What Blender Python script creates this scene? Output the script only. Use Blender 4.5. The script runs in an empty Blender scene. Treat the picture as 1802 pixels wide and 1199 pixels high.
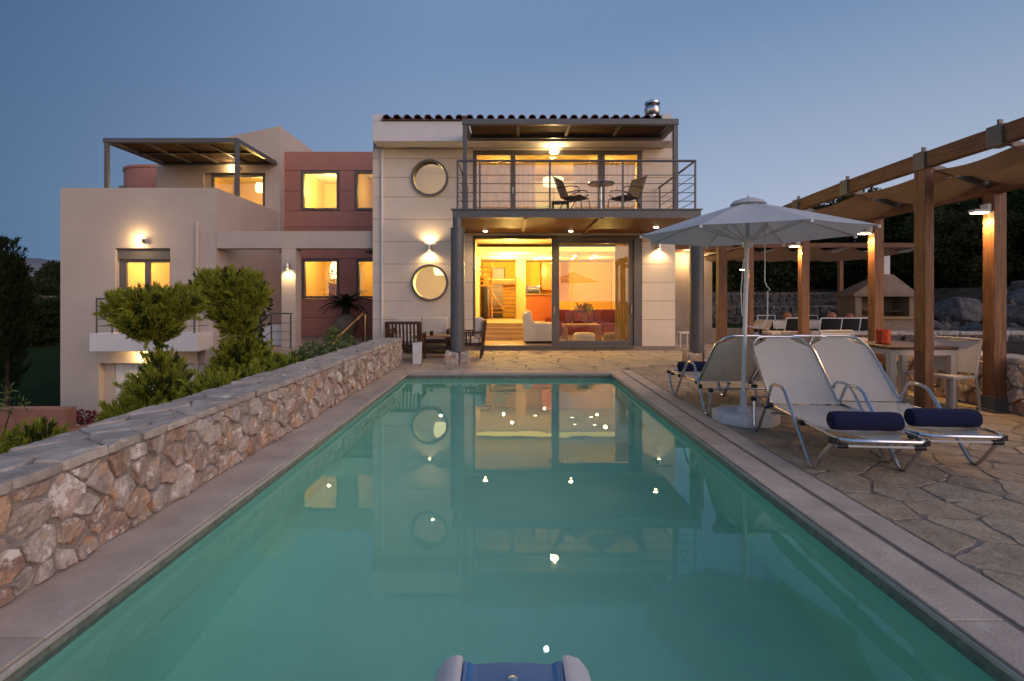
import bpy, bmesh, math, random
import numpy as np
from mathutils import Vector, Matrix

scene = bpy.context.scene
COL = scene.collection
R = math.radians
rnd = random.Random(7)

# ------------------------------------------------------------------ camera
EYE = 1.36
cam_d = bpy.data.cameras.new('camera')
cam = bpy.data.objects.new('camera', cam_d)
COL.objects.link(cam)
cam.location = (0, 0, EYE)
cam.rotation_euler = (R(90), 0, 0)
cam_d.sensor_width = 36.0
cam_d.lens = 17.98
cam_d.shift_x = 0.0028
cam_d.shift_y = -0.0408
cam_d.clip_start = 0.05
cam_d.clip_end = 4000
scene.camera = cam

# ------------------------------------------------------------------ dusk sky
world = bpy.data.worlds.new('World')
scene.world = world
world.use_nodes = True
wn, wl = world.node_tree.nodes, world.node_tree.links
bg = wn['Background']
SUN_EL, SUN_AZ = 1.0, 130.0
tc = wn.new('ShaderNodeTexCoord')
sky = wn.new('ShaderNodeTexSky')
sky.sky_type = 'NISHITA'
sky.sun_disc = False
sky.sun_elevation = R(SUN_EL)
sky.sun_rotation = R(SUN_AZ)
sky.air_density, sky.ozone_density, sky.dust_density = 1.0, 2.0, 0.5

def wmath(op, a, b=None, c=None, clamp=False):
    n = wn.new('ShaderNodeMath'); n.operation = op; n.use_clamp = clamp
    for i, v in enumerate((a, b, c)):
        if v is None: continue
        if isinstance(v, (int, float)): n.inputs[i].default_value = v
        else: wl.new(v, n.inputs[i])
    return n.outputs[0]

def wramp(v, stops):
    n = wn.new('ShaderNodeValToRGB')
    while len(n.color_ramp.elements) < len(stops): n.color_ramp.elements.new(0.5)
    for e, (p, c) in zip(n.color_ramp.elements, stops):
        e.position = p; e.color = (*c, 1)
    wl.new(v, n.inputs[0])
    return n.outputs[0]

def wmix(f, a, b, mode='MIX'):
    n = wn.new('ShaderNodeMixRGB'); n.blend_type = mode
    for i, v in enumerate((f, a, b)):
        if isinstance(v, (int, float)): n.inputs[i].default_value = v
        elif isinstance(v, tuple): n.inputs[i].default_value = (*v, 1)
        else: wl.new(v, n.inputs[i])
    return n.outputs[0]

sep = wn.new('ShaderNodeSeparateXYZ')
wl.new(tc.outputs['Generated'], sep.inputs[0])
dx, dy, dz = sep.outputs
# antisolar glow: azimuth 60 degrees right of the view, dimmest at right angles to the sun
horiz = wmath('SQRT', wmath('ADD', wmath('MULTIPLY', dx, dx), wmath('MULTIPLY', dy, dy)))
caz = wmath('DIVIDE', wmath('ADD', wmath('MULTIPLY', dx, math.sin(R(60))), wmath('MULTIPLY', dy, math.cos(R(60)))), wmath('MAXIMUM', horiz, 0.01))
g = wmath('MULTIPLY_ADD', caz, 0.5, 0.5, clamp=True)
hi = wramp(g, [(0.0, (.05, .10, .21)), (.37, (.068, .133, .274)), (.56, (.137, .230, .408)), (.68, (.164, .267, .455)), (1.0, (.160, .264, .452))])
lo = wramp(g, [(0.0, (.07, .14, .24)), (.37, (.100, .178, .30)), (.52, (.195, .275, .435)), (.70, (.285, .365, .525)), (.89, (.39, .465, .62)), (1.0, (.43, .49, .61))])
tel = wmath('MULTIPLY_ADD', dz, 1 / .32, -.14 / .32, clamp=True)
front = wmix(tel, lo, hi)
tlow = wmath('SUBTRACT', 1.0, wmath('MULTIPLY', wmath('ABSOLUTE', dz), 3.2), clamp=True)
back = wmix(wmath('MULTIPLY', tlow, .85), wmix(1.0, sky.outputs[0], (.66, .70, .84), 'MULTIPLY'), (.98, .76, .68))
wfront = wmath('MULTIPLY_ADD', dy, 2.0, 0.6, clamp=True)
wl.new(wmix(wfront, back, front), bg.inputs[0])
bg.inputs[1].default_value = 1.0

# the last warm light of the sunset behind the camera
sun_d = bpy.data.lights.new('sun', 'SUN')
sun_d.energy = 1.3
sun_d.angle = R(60)
sun_d.color = (1.0, .72, .60)
sun = bpy.data.objects.new('sun', sun_d)
COL.objects.link(sun)
sun.rotation_euler = (R(90 - 24), 0, R(50))

scene.view_settings.view_transform = 'Standard'
scene.view_settings.look = 'None'
scene.view_settings.exposure = 0.0
scene.view_settings.gamma = 1.0
scene.view_settings.use_curve_mapping = False
cy = scene.cycles
cy.max_bounces = 10
cy.diffuse_bounces = 4
cy.glossy_bounces = 4
cy.transmission_bounces = 8
cy.transparent_max_bounces = 16
cy.sample_clamp_indirect = 4
cy.sample_clamp_direct = 0
cy.caustics_refractive = True
cy.caustics_reflective = False
cy.use_denoising = True
cy.use_light_tree = True

# ------------------------------------------------------------------ materials
def new_mat(name):
    m = bpy.data.materials.new(name); m.use_nodes = True
    return m, m.node_tree.nodes, m.node_tree.links

def lerp3(a, k): return tuple(min(1, max(0, c * k)) for c in a)

def mat(name, col, rough=.6, metal=0.0, var=.18, scale=6.0, bump=.15, bscale=60.0, rnd_amt=0.0, stretch=None, spec=.4,
        ramp=None, mottle=(), trans=0.0):
    """noise-varied principled surface; rnd_amt varies brightness per object, ramp picks a colour per object and island"""
    m, n, l = new_mat(name)
    p = n['Principled BSDF']
    p.inputs['Roughness'].default_value = rough
    p.inputs['Metallic'].default_value = metal
    p.inputs['Specular IOR Level'].default_value = spec
    t = n.new('ShaderNodeTexCoord')
    vec = t.outputs['Object']
    oi = n.new('ShaderNodeObjectInfo')
    geo = n.new('ShaderNodeNewGeometry')
    seed = n.new('ShaderNodeMath'); seed.operation = 'ADD'
    l.new(oi.outputs['Random'], seed.inputs[0]); l.new(geo.outputs['Random Per Island'], seed.inputs[1])
    fr = n.new('ShaderNodeMath'); fr.operation = 'FRACT'; l.new(seed.outputs[0], fr.inputs[0])
    if stretch:
        mp = n.new('ShaderNodeMapping'); mp.inputs['Scale'].default_value = stretch
        l.new(vec, mp.inputs['Vector']); vec = mp.outputs[0]
    nz = n.new('ShaderNodeTexNoise'); nz.inputs['Scale'].default_value = scale; nz.inputs['Detail'].default_value = 6
    nz.inputs['Roughness'].default_value = .62
    l.new(vec, nz.inputs['Vector'])
    cr = n.new('ShaderNodeValToRGB')
    cr.color_ramp.elements[0].position = .28; cr.color_ramp.elements[0].color = (*lerp3((1, 1, 1), 1 - var * 1.6), 1)
    cr.color_ramp.elements[1].position = .72; cr.color_ramp.elements[1].color = (1, 1, 1, 1)
    l.new(nz.outputs['Fac'], cr.inputs[0])
    mul = n.new('ShaderNodeMixRGB'); mul.blend_type = 'MULTIPLY'; mul.inputs[0].default_value = 1
    if ramp:
        rr = n.new('ShaderNodeValToRGB'); rr.color_ramp.interpolation = 'LINEAR'
        while len(rr.color_ramp.elements) < len(ramp): rr.color_ramp.elements.new(.5)
        for i, (e, c) in enumerate(zip(rr.color_ramp.elements, ramp)):
            e.position = i / (len(ramp) - 1); e.color = (*c, 1)
        l.new(fr.outputs[0], rr.inputs[0]); l.new(rr.outputs[0], mul.inputs[1])
    else:
        mul.inputs[1].default_value = (*lerp3(col, 1 + var * .5), 1)
    l.new(cr.outputs[0], mul.inputs[2])
    out = mul.outputs[0]
    for k_, (mc, lo_, hi_, sc_) in enumerate(mottle):
        mp_ = n.new('ShaderNodeMapping'); mp_.inputs['Location'].default_value = (3.7 * k_ + 1, 2.1, 5.3 * k_)
        l.new(t.outputs['Object'], mp_.inputs['Vector'])
        n2 = n.new('ShaderNodeTexNoise'); n2.inputs['Scale'].default_value = sc_; n2.inputs['Detail'].default_value = 8; n2.inputs['Roughness'].default_value = .7
        l.new(mp_.outputs[0], n2.inputs['Vector'])
        r2 = n.new('ShaderNodeMapRange'); r2.inputs['From Min'].default_value = lo_; r2.inputs['From Max'].default_value = hi_; r2.clamp = True
        l.new(n2.outputs['Fac'], r2.inputs['Value'])
        m3 = n.new('ShaderNodeMixRGB'); l.new(r2.outputs[0], m3.inputs[0]); l.new(out, m3.inputs[1]); m3.inputs[2].default_value = (*mc, 1); out = m3.outputs[0]
    if rnd_amt:
        mr = n.new('ShaderNodeMapRange'); mr.inputs['To Min'].default_value = 1 - rnd_amt; mr.inputs['To Max'].default_value = 1 + rnd_amt * .6
        l.new(fr.outputs[0], mr.inputs['Value'])
        m2 = n.new('ShaderNodeMixRGB'); m2.blend_type = 'MULTIPLY'; m2.inputs[0].default_value = 1
        l.new(out, m2.inputs[1]); l.new(mr.outputs[0], m2.inputs[2]); out = m2.outputs[0]
    l.new(out, p.inputs['Base Color'])
    if bump:
        b = n.new('ShaderNodeTexNoise'); b.inputs['Scale'].default_value = bscale; b.inputs['Detail'].default_value = 5
        l.new(vec, b.inputs['Vector'])
        bm = n.new('ShaderNodeBump'); bm.inputs['Strength'].default_value = bump; bm.inputs['Distance'].default_value = .02
        l.new(b.outputs['Fac'], bm.inputs['Height']); l.new(bm.outputs[0], p.inputs['Normal'])
    if trans:
        tl = n.new('ShaderNodeBsdfTranslucent'); l.new(out, tl.inputs['Color'])
        ms = n.new('ShaderNodeMixShader'); ms.inputs[0].default_value = trans
        l.new(p.outputs[0], ms.inputs[1]); l.new(tl.outputs[0], ms.inputs[2])
        l.new(ms.outputs[0], n['Material Output'].inputs[0])
    return m

def emis(name, col, strength):
    m, n, l = new_mat(name)
    n.remove(n['Principled BSDF'])
    e = n.new('ShaderNodeEmission'); e.inputs[0].default_value = (*col, 1); e.inputs[1].default_value = strength
    l.new(e.outputs[0], n['Material Output'].inputs[0])
    return m

def glass(name, ior=1.6, tint=(.96, .98, .97)):
    m, n, l = new_mat(name)
    n.remove(n['Principled BSDF'])
    tr = n.new('ShaderNodeBsdfTransparent'); tr.inputs[0].default_value = (*tint, 1)
    gl = n.new('ShaderNodeBsdfGlossy'); gl.inputs['Roughness'].default_value = 0.0
    lw = n.new('ShaderNodeLayerWeight'); lw.inputs[0].default_value = .5
    pw = n.new('ShaderNodeMath'); pw.operation = 'POWER'; pw.inputs[1].default_value = 5; l.new(lw.outputs['Facing'], pw.inputs[0])
    r0 = ((ior - 1) / (ior + 1)) ** 2
    fr = n.new('ShaderNodeMath'); fr.operation = 'MULTIPLY_ADD'; fr.inputs[1].default_value = 1 - r0; fr.inputs[2].default_value = r0
    l.new(pw.outputs[0], fr.inputs[0])
    mx = n.new('ShaderNodeMixShader')
    l.new(fr.outputs[0], mx.inputs[0]); l.new(tr.outputs[0], mx.inputs[1]); l.new(gl.outputs[0], mx.inputs[2])
    l.new(mx.outputs[0], n['Material Output'].inputs[0])
    return m

def water_mat():
    m, n, l = new_mat('pool water')
    n.remove(n['Principled BSDF'])
    gl = n.new('ShaderNodeBsdfGlass'); gl.inputs['IOR'].default_value = 1.33; gl.inputs['Roughness'].default_value = 0
    gl.inputs['Color'].default_value = (.90, 1.0, .985, 1)
    t = n.new('ShaderNodeTexCoord')
    nz = n.new('ShaderNodeTexNoise'); nz.inputs['Scale'].default_value = 2.2; nz.inputs['Detail'].default_value = 2
    l.new(t.outputs['Object'], nz.inputs['Vector'])
    b = n.new('ShaderNodeBump'); b.inputs['Strength'].default_value = .05; b.inputs['Distance'].default_value = .02
    l.new(nz.outputs['Fac'], b.inputs['Height']); l.new(b.outputs[0], gl.inputs['Normal'])
    l.new(gl.outputs[0], n['Material Output'].inputs[0])
    return m

M = {}
M['cream'] = mat('cream render', (.56, .47, .39), .85, var=.09, scale=.9, bump=.12, bscale=140, mottle=[((.45, .365, .295), .58, .82, .8), ((.60, .52, .44), .60, .80, 2.3)])
M['panel'] = mat('cream cladding', (.80, .67, .53), .6, var=.07, scale=2.0, bump=.05, bscale=90, rnd_amt=.035)
M['white_wall'] = mat('white render', (.72, .69, .66), .8, var=.05, scale=2, bump=.08, bscale=120)
M['pink'] = mat('dusky pink cladding', (.46, .20, .15), .65, var=.08, scale=2.0, bump=.06, bscale=90, rnd_amt=.06)
M['joint'] = mat('cladding joint', (.34, .27, .21), .9, var=.1, bump=0)  # tan backing colour that shows in the gaps between panels
M['steel'] = mat('grey steel', (.135, .132, .13), .45, .35, var=.12, scale=9, bump=.03)
M['alu_dark'] = mat('grey window frame', (.16, .145, .135), .5, .2, var=.08, scale=6, bump=.02)
M['chrome'] = mat('brushed aluminium', (.62, .63, .65), .26, 1.0, var=.08, scale=12, bump=.02)
M['inox'] = mat('stainless steel', (.55, .54, .52), .22, 1.0, var=.15, scale=8, bump=.03)
M['brass'] = mat('warm metal rail', (.50, .36, .18), .3, 1.0, var=.1, bump=.02)
M['black'] = mat('black plastic', (.012, .012, .013), .5, var=.2, bump=.05)
M['wood_y'] = mat('stained timber along y', (.235, .098, .040), .55, var=.45, scale=5, bump=.25, bscale=14, stretch=(9, .6, 9), rnd_amt=.12)
M['wood_z'] = mat('stained timber upright', (.255, .108, .044), .55, var=.45, scale=5, bump=.25, bscale=14, stretch=(9, 9, .6), rnd_amt=.12)
M['wood_x'] = mat('timber boards along x', (.19, .075, .026), .6, var=.4, scale=5, bump=.2, bscale=14, stretch=(.6, 9, 9), rnd_amt=.15)
M['teak'] = mat('dark teak', (.085, .040, .022), .5, var=.4, scale=8, bump=.2, bscale=25, stretch=(3, 3, 1), rnd_amt=.15)
M['oak'] = mat('honey oak', (.42, .21, .08), .5, var=.3, scale=6, bump=.08, stretch=(1, 6, 6), rnd_amt=.1)
M['orange_wood'] = mat('orange cherry veneer', (.48, .14, .035), .35, var=.2, scale=5, bump=.03, stretch=(6, 6, 1))
M['reed'] = mat('reed matting', (.135, .072, .036), .85, var=.5, scale=6, bump=.8, bscale=30, stretch=(26, 1, 4))
M['shade'] = mat('tan shade cloth', (.36, .225, .115), .9, var=.12, scale=3, bump=.25, bscale=220, trans=.15)
M['bbq'] = mat('tan barbecue render', (.24, .175, .12), .9, var=.2, scale=5, bump=.2)
M['alu_beige'] = mat('beige painted frame', (.46, .42, .38), .5, var=.06, bump=.03)
M['umbrella'] = mat('white umbrella canvas', (.66, .65, .64), .85, var=.06, scale=3, bump=.15, bscale=250, trans=.22)
M['sling'] = mat('beige mesh sling', (.60, .555, .50), .75, var=.06, scale=3, bump=.3, bscale=420, trans=.12)
M['navy'] = mat('navy terry towel', (.012, .018, .075), .95, var=.3, scale=40, bump=.7, bscale=380)
M['cushion'] = mat('off white cushion', (.66, .58, .48), .9, var=.1, scale=9, bump=.25, bscale=160)
M['white_paint'] = mat('white paint', (.72, .70, .68), .5, var=.06, bump=.03)
M['white_plastic'] = mat('white moulded plastic', (.60, .60, .62), .45, var=.1, scale=4, bump=.05)
M['blue_plastic'] = mat('blue moulded plastic', (.05, .19, .40), .6, var=.12, scale=5, bump=.06)
M['coping'] = mat('pinkish coping stone', (.54, .435, .35), .75, var=.22, scale=3.5, bump=.3, bscale=70, rnd_amt=.12, mottle=[((.40, .33, .275), .56, .72, 2.6), ((.60, .52, .45), .60, .72, 7)])
M['coping_edge'] = mat('pale pool rim', (.50, .44, .38), .5, var=.2, scale=6, bump=.1)
M['tile_dark'] = mat('waterline band', (.27, .26, .21), .35, var=.35, scale=18, bump=.1)
M['basin'] = mat('turquoise pool plaster', (.40, .80, .63), .8, var=.08, scale=1.2, bump=.05)
M['mortar'] = mat('grey mortar', (.36, .305, .26), .95, var=.3, scale=14, bump=.6, bscale=90)
M['mortar_dark'] = mat('paving mortar', (.27, .22, .185), .95, var=.35, scale=10, bump=.6, bscale=80)
M['wall_stone'] = mat('field stone', (.5, .4, .3), .85, var=.38, scale=11, bump=1.0, bscale=34,
                      ramp=[(.55, .42, .33), (.64, .53, .44), (.50, .32, .23), (.68, .60, .52), (.60, .43, .33), (.62, .52, .44), (.46, .30, .21), (.66, .55, .46)],
                      mottle=[((.58, .34, .20), .53, .64, 5), ((.76, .67, .57), .55, .62, 9), ((.36, .16, .085), .60, .68, 7), ((.16, .12, .10), .66, .74, 16)])
M['cap_stone'] = mat('grey cap slab', (.40, .34, .31), .8, var=.32, scale=5, bump=.5, bscale=30,
                     ramp=[(.47, .39, .33), (.55, .46, .38), (.50, .41, .345), (.58, .48, .385), (.46, .385, .335)],
                     mottle=[((.60, .52, .42), .56, .66, 4), ((.24, .21, .20), .62, .72, 8)])
M['flag'] = mat('paving flagstone', (.36, .28, .21), .78, var=.28, scale=5, bump=.55, bscale=32,
                ramp=[(.48, .37, .25), (.40, .305, .21), (.54, .415, .28), (.44, .345, .245), (.50, .365, .235)],
                 mottle=[((.46, .38, .30), .56, .66, 6), ((.20, .15, .12), .62, .72, 9)])
M['dark_stone'] = mat('weathered rubble', (.24, .20, .18), .9, var=.45, scale=7, bump=.8, bscale=24,
                      ramp=[(.15, .125, .11), (.11, .09, .08), (.19, .16, .14), (.13, .095, .08)])
M['boulder'] = mat('grey limestone boulder', (.125, .115, .11), .9, var=.5, scale=5, bump=1.0, bscale=16, rnd_amt=.25)
M['roof_tile'] = mat('clay roof tile', (.16, .075, .05), .85, var=.35, scale=9, bump=.3, bscale=60, rnd_amt=.3)
M['terracotta'] = mat('terracotta', (.42, .165, .085), .85, var=.2, scale=6, bump=.2)
M['planter'] = mat('terracotta coloured render', (.40, .19, .125), .9, var=.2, scale=4, bump=.3)
M['lawn'] = mat('lawn', (.030, .048, .014), 1.0, spec=.05, var=.5, scale=14, bump=1.0, bscale=90)
M['earth'] = mat('dry scrub earth', (.075, .055, .038), 1.0, spec=.05, var=.5, scale=2, bump=1.0, bscale=12)
M['hill'] = mat('far hills', (.16, .17, .19), 1.0, var=.25, scale=.02, bump=0)
M['bark'] = mat('bark', (.07, .05, .035), .9, var=.4, scale=18, bump=.8, bscale=40)
LEAF = dict(rough=.7, spec=.12, var=.2, scale=1.5, bump=0, rnd_amt=.45, trans=.3)
M['leaf_dark'] = mat('dark oak leaf', (.046, .056, .018), **LEAF)
M['leaf_olive'] = mat('olive leaf', (.066, .074, .027), **LEAF)
M['juniper'] = mat('juniper spray', (.36, .385, .05), **LEAF)
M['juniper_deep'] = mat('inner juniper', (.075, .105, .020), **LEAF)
M['leaf_fresh'] = mat('fresh leaf', (.16, .22, .07), **LEAF)
M['palm_leaf'] = mat('cycad leaf', (.022, .032, .012), **LEAF)
M['cypress'] = mat('cypress spray', (.034, .050, .018), **LEAF)
M['red_flower'] = mat('dark red flower', (.18, .02, .025), .7, var=.3, bump=0, rnd_amt=.3)
M['pink_flower'] = mat('pink petals', (.62, .22, .22), .7, var=.3, bump=0, rnd_amt=.3)
M['cream_flower'] = mat('cream petals', (.70, .58, .30), .7, var=.3, bump=0, rnd_amt=.3)
M['room'] = mat('warm room paint', (.72, .52, .24), .85, var=.05, bump=.03)
M['room_white'] = mat('room plaster', (.74, .66, .52), .85, var=.04, bump=.03)
M['room_yellow'] = mat('ochre room paint', (.72, .42, .07), .8, var=.05, bump=.03)
M['floor_in'] = mat('polished floor tile', (.50, .37, .22), .3, var=.12, scale=3, bump=.03)
M['armchair'] = mat('white leather', (.72, .66, .55), .45, var=.08, scale=6, bump=.15)
M['sofa'] = mat('burgundy fabric', (.17, .022, .018), .85, var=.2, scale=8, bump=.2)
M['slate_panel'] = mat('blue grey panel', (.26, .29, .33), .5, var=.1, bump=.05)
M['curtain'] = mat('sheer curtain', (.62, .46, .40), .9, var=.1, scale=3, bump=.1, trans=.4)
M['curtain_warm'] = mat('ochre curtain', (.50, .33, .14), .9, var=.15, scale=3, bump=.1, trans=.2)
M['bedding'] = mat('pale blue bedding', (.45, .52, .60), .9, var=.1, bump=.1)
M['candle'] = mat('orange lantern paper', (.70, .11, .03), .6, var=.3, scale=30, bump=.1, trans=.3)
M['cloth'] = mat('cream tablecloth', (.60, .54, .46), .9, var=.08, bump=.1)
M['porch'] = mat('porch tile', (.42, .33, .25), .6, var=.2, scale=3, bump=.1)
M['terrace'] = mat('pale terrace stone', (.47, .37, .26), .75, var=.22, scale=2.5, bump=.25, bscale=30, rnd_amt=.1)
M['garage'] = mat('white garage door', (.70, .68, .66), .5, var=.04, bump=.02)
M['glass'] = glass('window glass', 1.75)
M['coated'] = glass('coated door glass', 2.3)
M['jar'] = mat('weathered jar', (.24, .18, .15), .8, var=.3, scale=7, bump=.3)
M['glass_soft'] = glass('clear glass', 1.5)
M['water'] = water_mat()
M['bulb'] = emis('lit bulb', (1.0, .78, .40), 40)
M['bulb_soft'] = emis('lit shade', (1.0, .74, .32), 3.2)
M['bulb_white'] = emis('lit globe', (1.0, .88, .66), 7)
M['cove'] = emis('cove strip', (1.0, .62, .10), 2.2)
M['moon'] = emis('moonlit disc', (1.0, .98, .92), 30)

# ------------------------------------------------------------------ mesh helpers
class MB:
    def __init__(s): s.v, s.f = [], []
    def add(s, vs, fs):
        o = len(s.v); s.v += [tuple(v) for v in vs]; s.f += [tuple(i + o for i in f) for f in fs]; return s
    def box(s, x0, x1, y0, y1, z0, z1):
        vs = [(x, y, z) for z in (z0, z1) for y in (y0, y1) for x in (x0, x1)]
        return s.add(vs, [(0, 2, 3, 1), (4, 5, 7, 6), (0, 1, 5, 4), (2, 6, 7, 3), (0, 4, 6, 2), (1, 3, 7, 5)])
    def bar(s, p, q, w, h, up=(0, 0, 1)):
        p, q = Vector(p), Vector(q); d = (q - p).normalized(); u = Vector(up)
        if abs(d.dot(u)) > .98: u = Vector((0, 1, 0))
        a = d.cross(u).normalized(); b = a.cross(d).normalized()
        vs = [c + a * (sx * w / 2) + b * (sy * h / 2) for c in (p, q) for sx, sy in ((-1, -1), (1, -1), (1, 1), (-1, 1))]
        return s.add(vs, [(3, 2, 1, 0), (4, 5, 6, 7), (0, 1, 5, 4), (1, 2, 6, 5), (2, 3, 7, 6), (3, 0, 4, 7)])
    def tube(s, pts, r, n=8, cap=True):
        pts = [Vector(p) for p in pts]; rs = r if isinstance(r, (list, tuple)) else [r] * len(pts)
        rings = []; ref = None
        for i, p in enumerate(pts):
            d = (pts[min(i + 1, len(pts) - 1)] - pts[max(i - 1, 0)]).normalized()
            if ref is None:
                ref = Vector((0, 0, 1)) if abs(d.z) < .9 else Vector((1, 0, 0))
            a = d.cross(ref).normalized(); b = a.cross(d).normalized(); ref = b
            rings.append([p + (a * math.cos(t) + b * math.sin(t)) * rs[i] for t in (2 * math.pi * k / n for k in range(n))])
        vs = [v for rg in rings for v in rg]; fs = []
        for i in range(len(pts) - 1):
            for k in range(n):
                k2 = (k + 1) % n
                fs.append((i * n + k, i * n + k2, (i + 1) * n + k2, (i + 1) * n + k))
        if cap:
            fs.append(tuple(range(n))[::-1]); fs.append(tuple((len(pts) - 1) * n + k for k in range(n)))
        return s.add(vs, fs)
    def lathe(s, prof, c=(0, 0, 0), n=20, axis='z', cap=True):
        vs, fs = [], []
        for r, h in prof:
            for k in range(n):
                t = 2 * math.pi * k / n; a, b = r * math.cos(t), r * math.sin(t)
                if axis == 'z': vs.append((c[0] + a, c[1] + b, c[2] + h))
                elif axis == 'y': vs.append((c[0] + a, c[1] + h, c[2] + b))
                else: vs.append((c[0] + h, c[1] + a, c[2] + b))
        for i in range(len(prof) - 1):
            for k in range(n):
                k2 = (k + 1) % n
                fs.append((i * n + k, i * n + k2, (i + 1) * n + k2, (i + 1) * n + k))
        if cap:
            if prof[0][0] > 1e-4: fs.append(tuple(range(n))[::-1])
            if prof[-1][0] > 1e-4: fs.append(tuple((len(prof) - 1) * n + k for k in range(n)))
        return s.add(vs, fs)
    def prism(s, poly, a0, a1, axis='y'):
        """poly: 2-D points; extruded along axis. axis y -> (u,a,v); x -> (a,u,v); z -> (u,v,a)"""
        f = {'y': lambda u, v, a: (u, a, v), 'x': lambda u, v, a: (a, u, v), 'z': lambda u, v, a: (u, v, a)}[axis]
        n = len(poly)
        vs = [f(u, v, a0) for u, v in poly] + [f(u, v, a1) for u, v in poly]
        return s.add(vs, [tuple(range(n)), tuple(range(2 * n - 1, n - 1, -1))] + [(i, i + n, (i + 1) % n + n, (i + 1) % n) for i in range(n)])
    def grid(s, nu, nv, fn):
        vs = [fn(i / nu, j / nv) for j in range(nv + 1) for i in range(nu + 1)]
        return s.add(vs, [(j * (nu + 1) + i, j * (nu + 1) + i + 1, (j + 1) * (nu + 1) + i + 1, (j + 1) * (nu + 1) + i) for j in range(nv) for i in range(nu)])
    def build(s, name, m, parent=None, smooth=False, bevel=0, world=False, recalc=True):
        me = bpy.data.meshes.new(name)
        me.from_pydata(s.v, [], s.f)
        if bevel or recalc:
            b = bmesh.new(); b.from_mesh(me)
            if recalc: bmesh.ops.recalc_face_normals(b, faces=b.faces)
            if bevel:
                es = [e for e in b.edges if len(e.link_faces) == 2 and e.calc_face_angle(0) > .6]
                bmesh.ops.bevel(b, geom=es, offset=bevel, segments=2, profile=.6, affect='EDGES', clamp_overlap=True)
            b.to_mesh(me); b.free()
        if smooth:
            me.shade_smooth() if smooth is True else me.shade_smooth()
        o = link_mesh(name, me, m, parent, world)
        if smooth == 'auto' or (smooth and bevel):
            auto_smooth(me)
        return o

def auto_smooth(me, ang=R(35)):
    b = bmesh.new(); b.from_mesh(me)
    for e in b.edges:
        e.smooth = not (len(e.link_faces) == 2 and e.calc_face_angle(0) > ang)
    for f in b.faces: f.smooth = True
    b.to_mesh(me); b.free()

def link_mesh(name, me, m, parent=None, world=False):
    o = bpy.data.objects.new(name, me)
    if m is not None and not me.materials: me.materials.append(m if not isinstance(m, str) else M[m])
    COL.objects.link(o)
    if parent is not None:
        o.parent = parent
        if world and parent.type == 'EMPTY':
            o.matrix_parent_inverse = (Matrix.Translation(parent.location) @ parent.rotation_euler.to_matrix().to_4x4()).inverted()
    return o

def tag(o, label=None, cat=None, group=None, kind=None):
    for k, v in (('label', label), ('category', cat), ('group', group), ('kind', kind)):
        if v: o[k] = v
    return o

def thing(name, label, cat, loc=(0, 0, 0), rz=0.0, group=None, rot=None):
    o = bpy.data.objects.new(name, None); COL.objects.link(o)
    o.location = loc; o.rotation_euler = rot or (0, 0, rz); o.empty_display_size = .2
    return tag(o, label, cat, group)

def copy_tree(o, loc=None, rz=None, label=None, parent=None, scale=None):
    c = o.copy(); COL.objects.link(c)
    if parent is not None: c.parent = parent
    if loc is not None: c.location = loc
    if rz is not None: c.rotation_euler = (0, 0, rz)
    if scale is not None: c.scale = scale
    if label: c['label'] = label
    for ch in list(o.children): copy_tree(ch, parent=c)
    return c

def struct(name, mb, m, smooth=False, bevel=0):
    return tag(mb.build(name, m, None, smooth, bevel), kind='structure')

def lamp(name, loc, watts, col=(1, .70, .34), r=.05, parent=None, spot=None, rot=None, blend=.6):
    d = bpy.data.lights.new(name, 'SPOT' if spot else 'POINT')
    d.energy = watts; d.color = col; d.shadow_soft_size = r
    if spot: d.spot_size = R(spot); d.spot_blend = blend
    o = bpy.data.objects.new(name, d); COL.objects.link(o); o.location = loc
    if parent is not None: o.parent = parent
    if rot: o.rotation_euler = rot
    return o

def wall_grid(mb, x0, x1, z0, z1, y0, y1, openings, axis='y'):
    """a wall slab with rectangular openings (a0,a1,z0,z1), closed reveals; axis y faces y, axis x faces x"""
    xs = sorted({x0, x1, *[v for o in openings for v in o[:2]]}); zs = sorted({z0, z1, *[v for o in openings for v in o[2:]]})
    xs = [x for x in xs if x0 <= x <= x1]; zs = [z for z in zs if z0 <= z <= z1]
    solid = {}
    for i in range(len(xs) - 1):
        for j in range(len(zs) - 1):
            cx, cz = (xs[i] + xs[i + 1]) / 2, (zs[j] + zs[j + 1]) / 2
            solid[i, j] = not any(o[0] < cx < o[1] and o[2] < cz < o[3] for o in openings)
    P = (lambda a, y, z: (a, y, z)) if axis == 'y' else (lambda a, y, z: (y, a, z))
    for (i, j), s in solid.items():
        if not s: continue
        a, b, c, d = xs[i], xs[i + 1], zs[j], zs[j + 1]
        for y in (y0, y1): mb.add([P(a, y, c), P(b, y, c), P(b, y, d), P(a, y, d)], [(0, 1, 2, 3)])
        for di, dj, q in ((-1, 0, [(a, c), (a, d)]), (1, 0, [(b, c), (b, d)]), (0, -1, [(a, c), (b, c)]), (0, 1, [(a, d), (b, d)])):
            if not solid.get((i + di, j + dj), False):
                (u0, w0), (u1, w1) = q
                mb.add([P(u0, y0, w0), P(u1, y0, w1), P(u1, y1, w1), P(u0, y1, w0)], [(0, 1, 2, 3)])
    return mb

def weld(o, d=1e-4):
    b = bmesh.new(); b.from_mesh(o.data); bmesh.ops.remove_doubles(b, verts=b.verts, dist=d)
    bmesh.ops.recalc_face_normals(b, faces=b.faces); b.to_mesh(o.data); b.free(); return o

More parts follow.
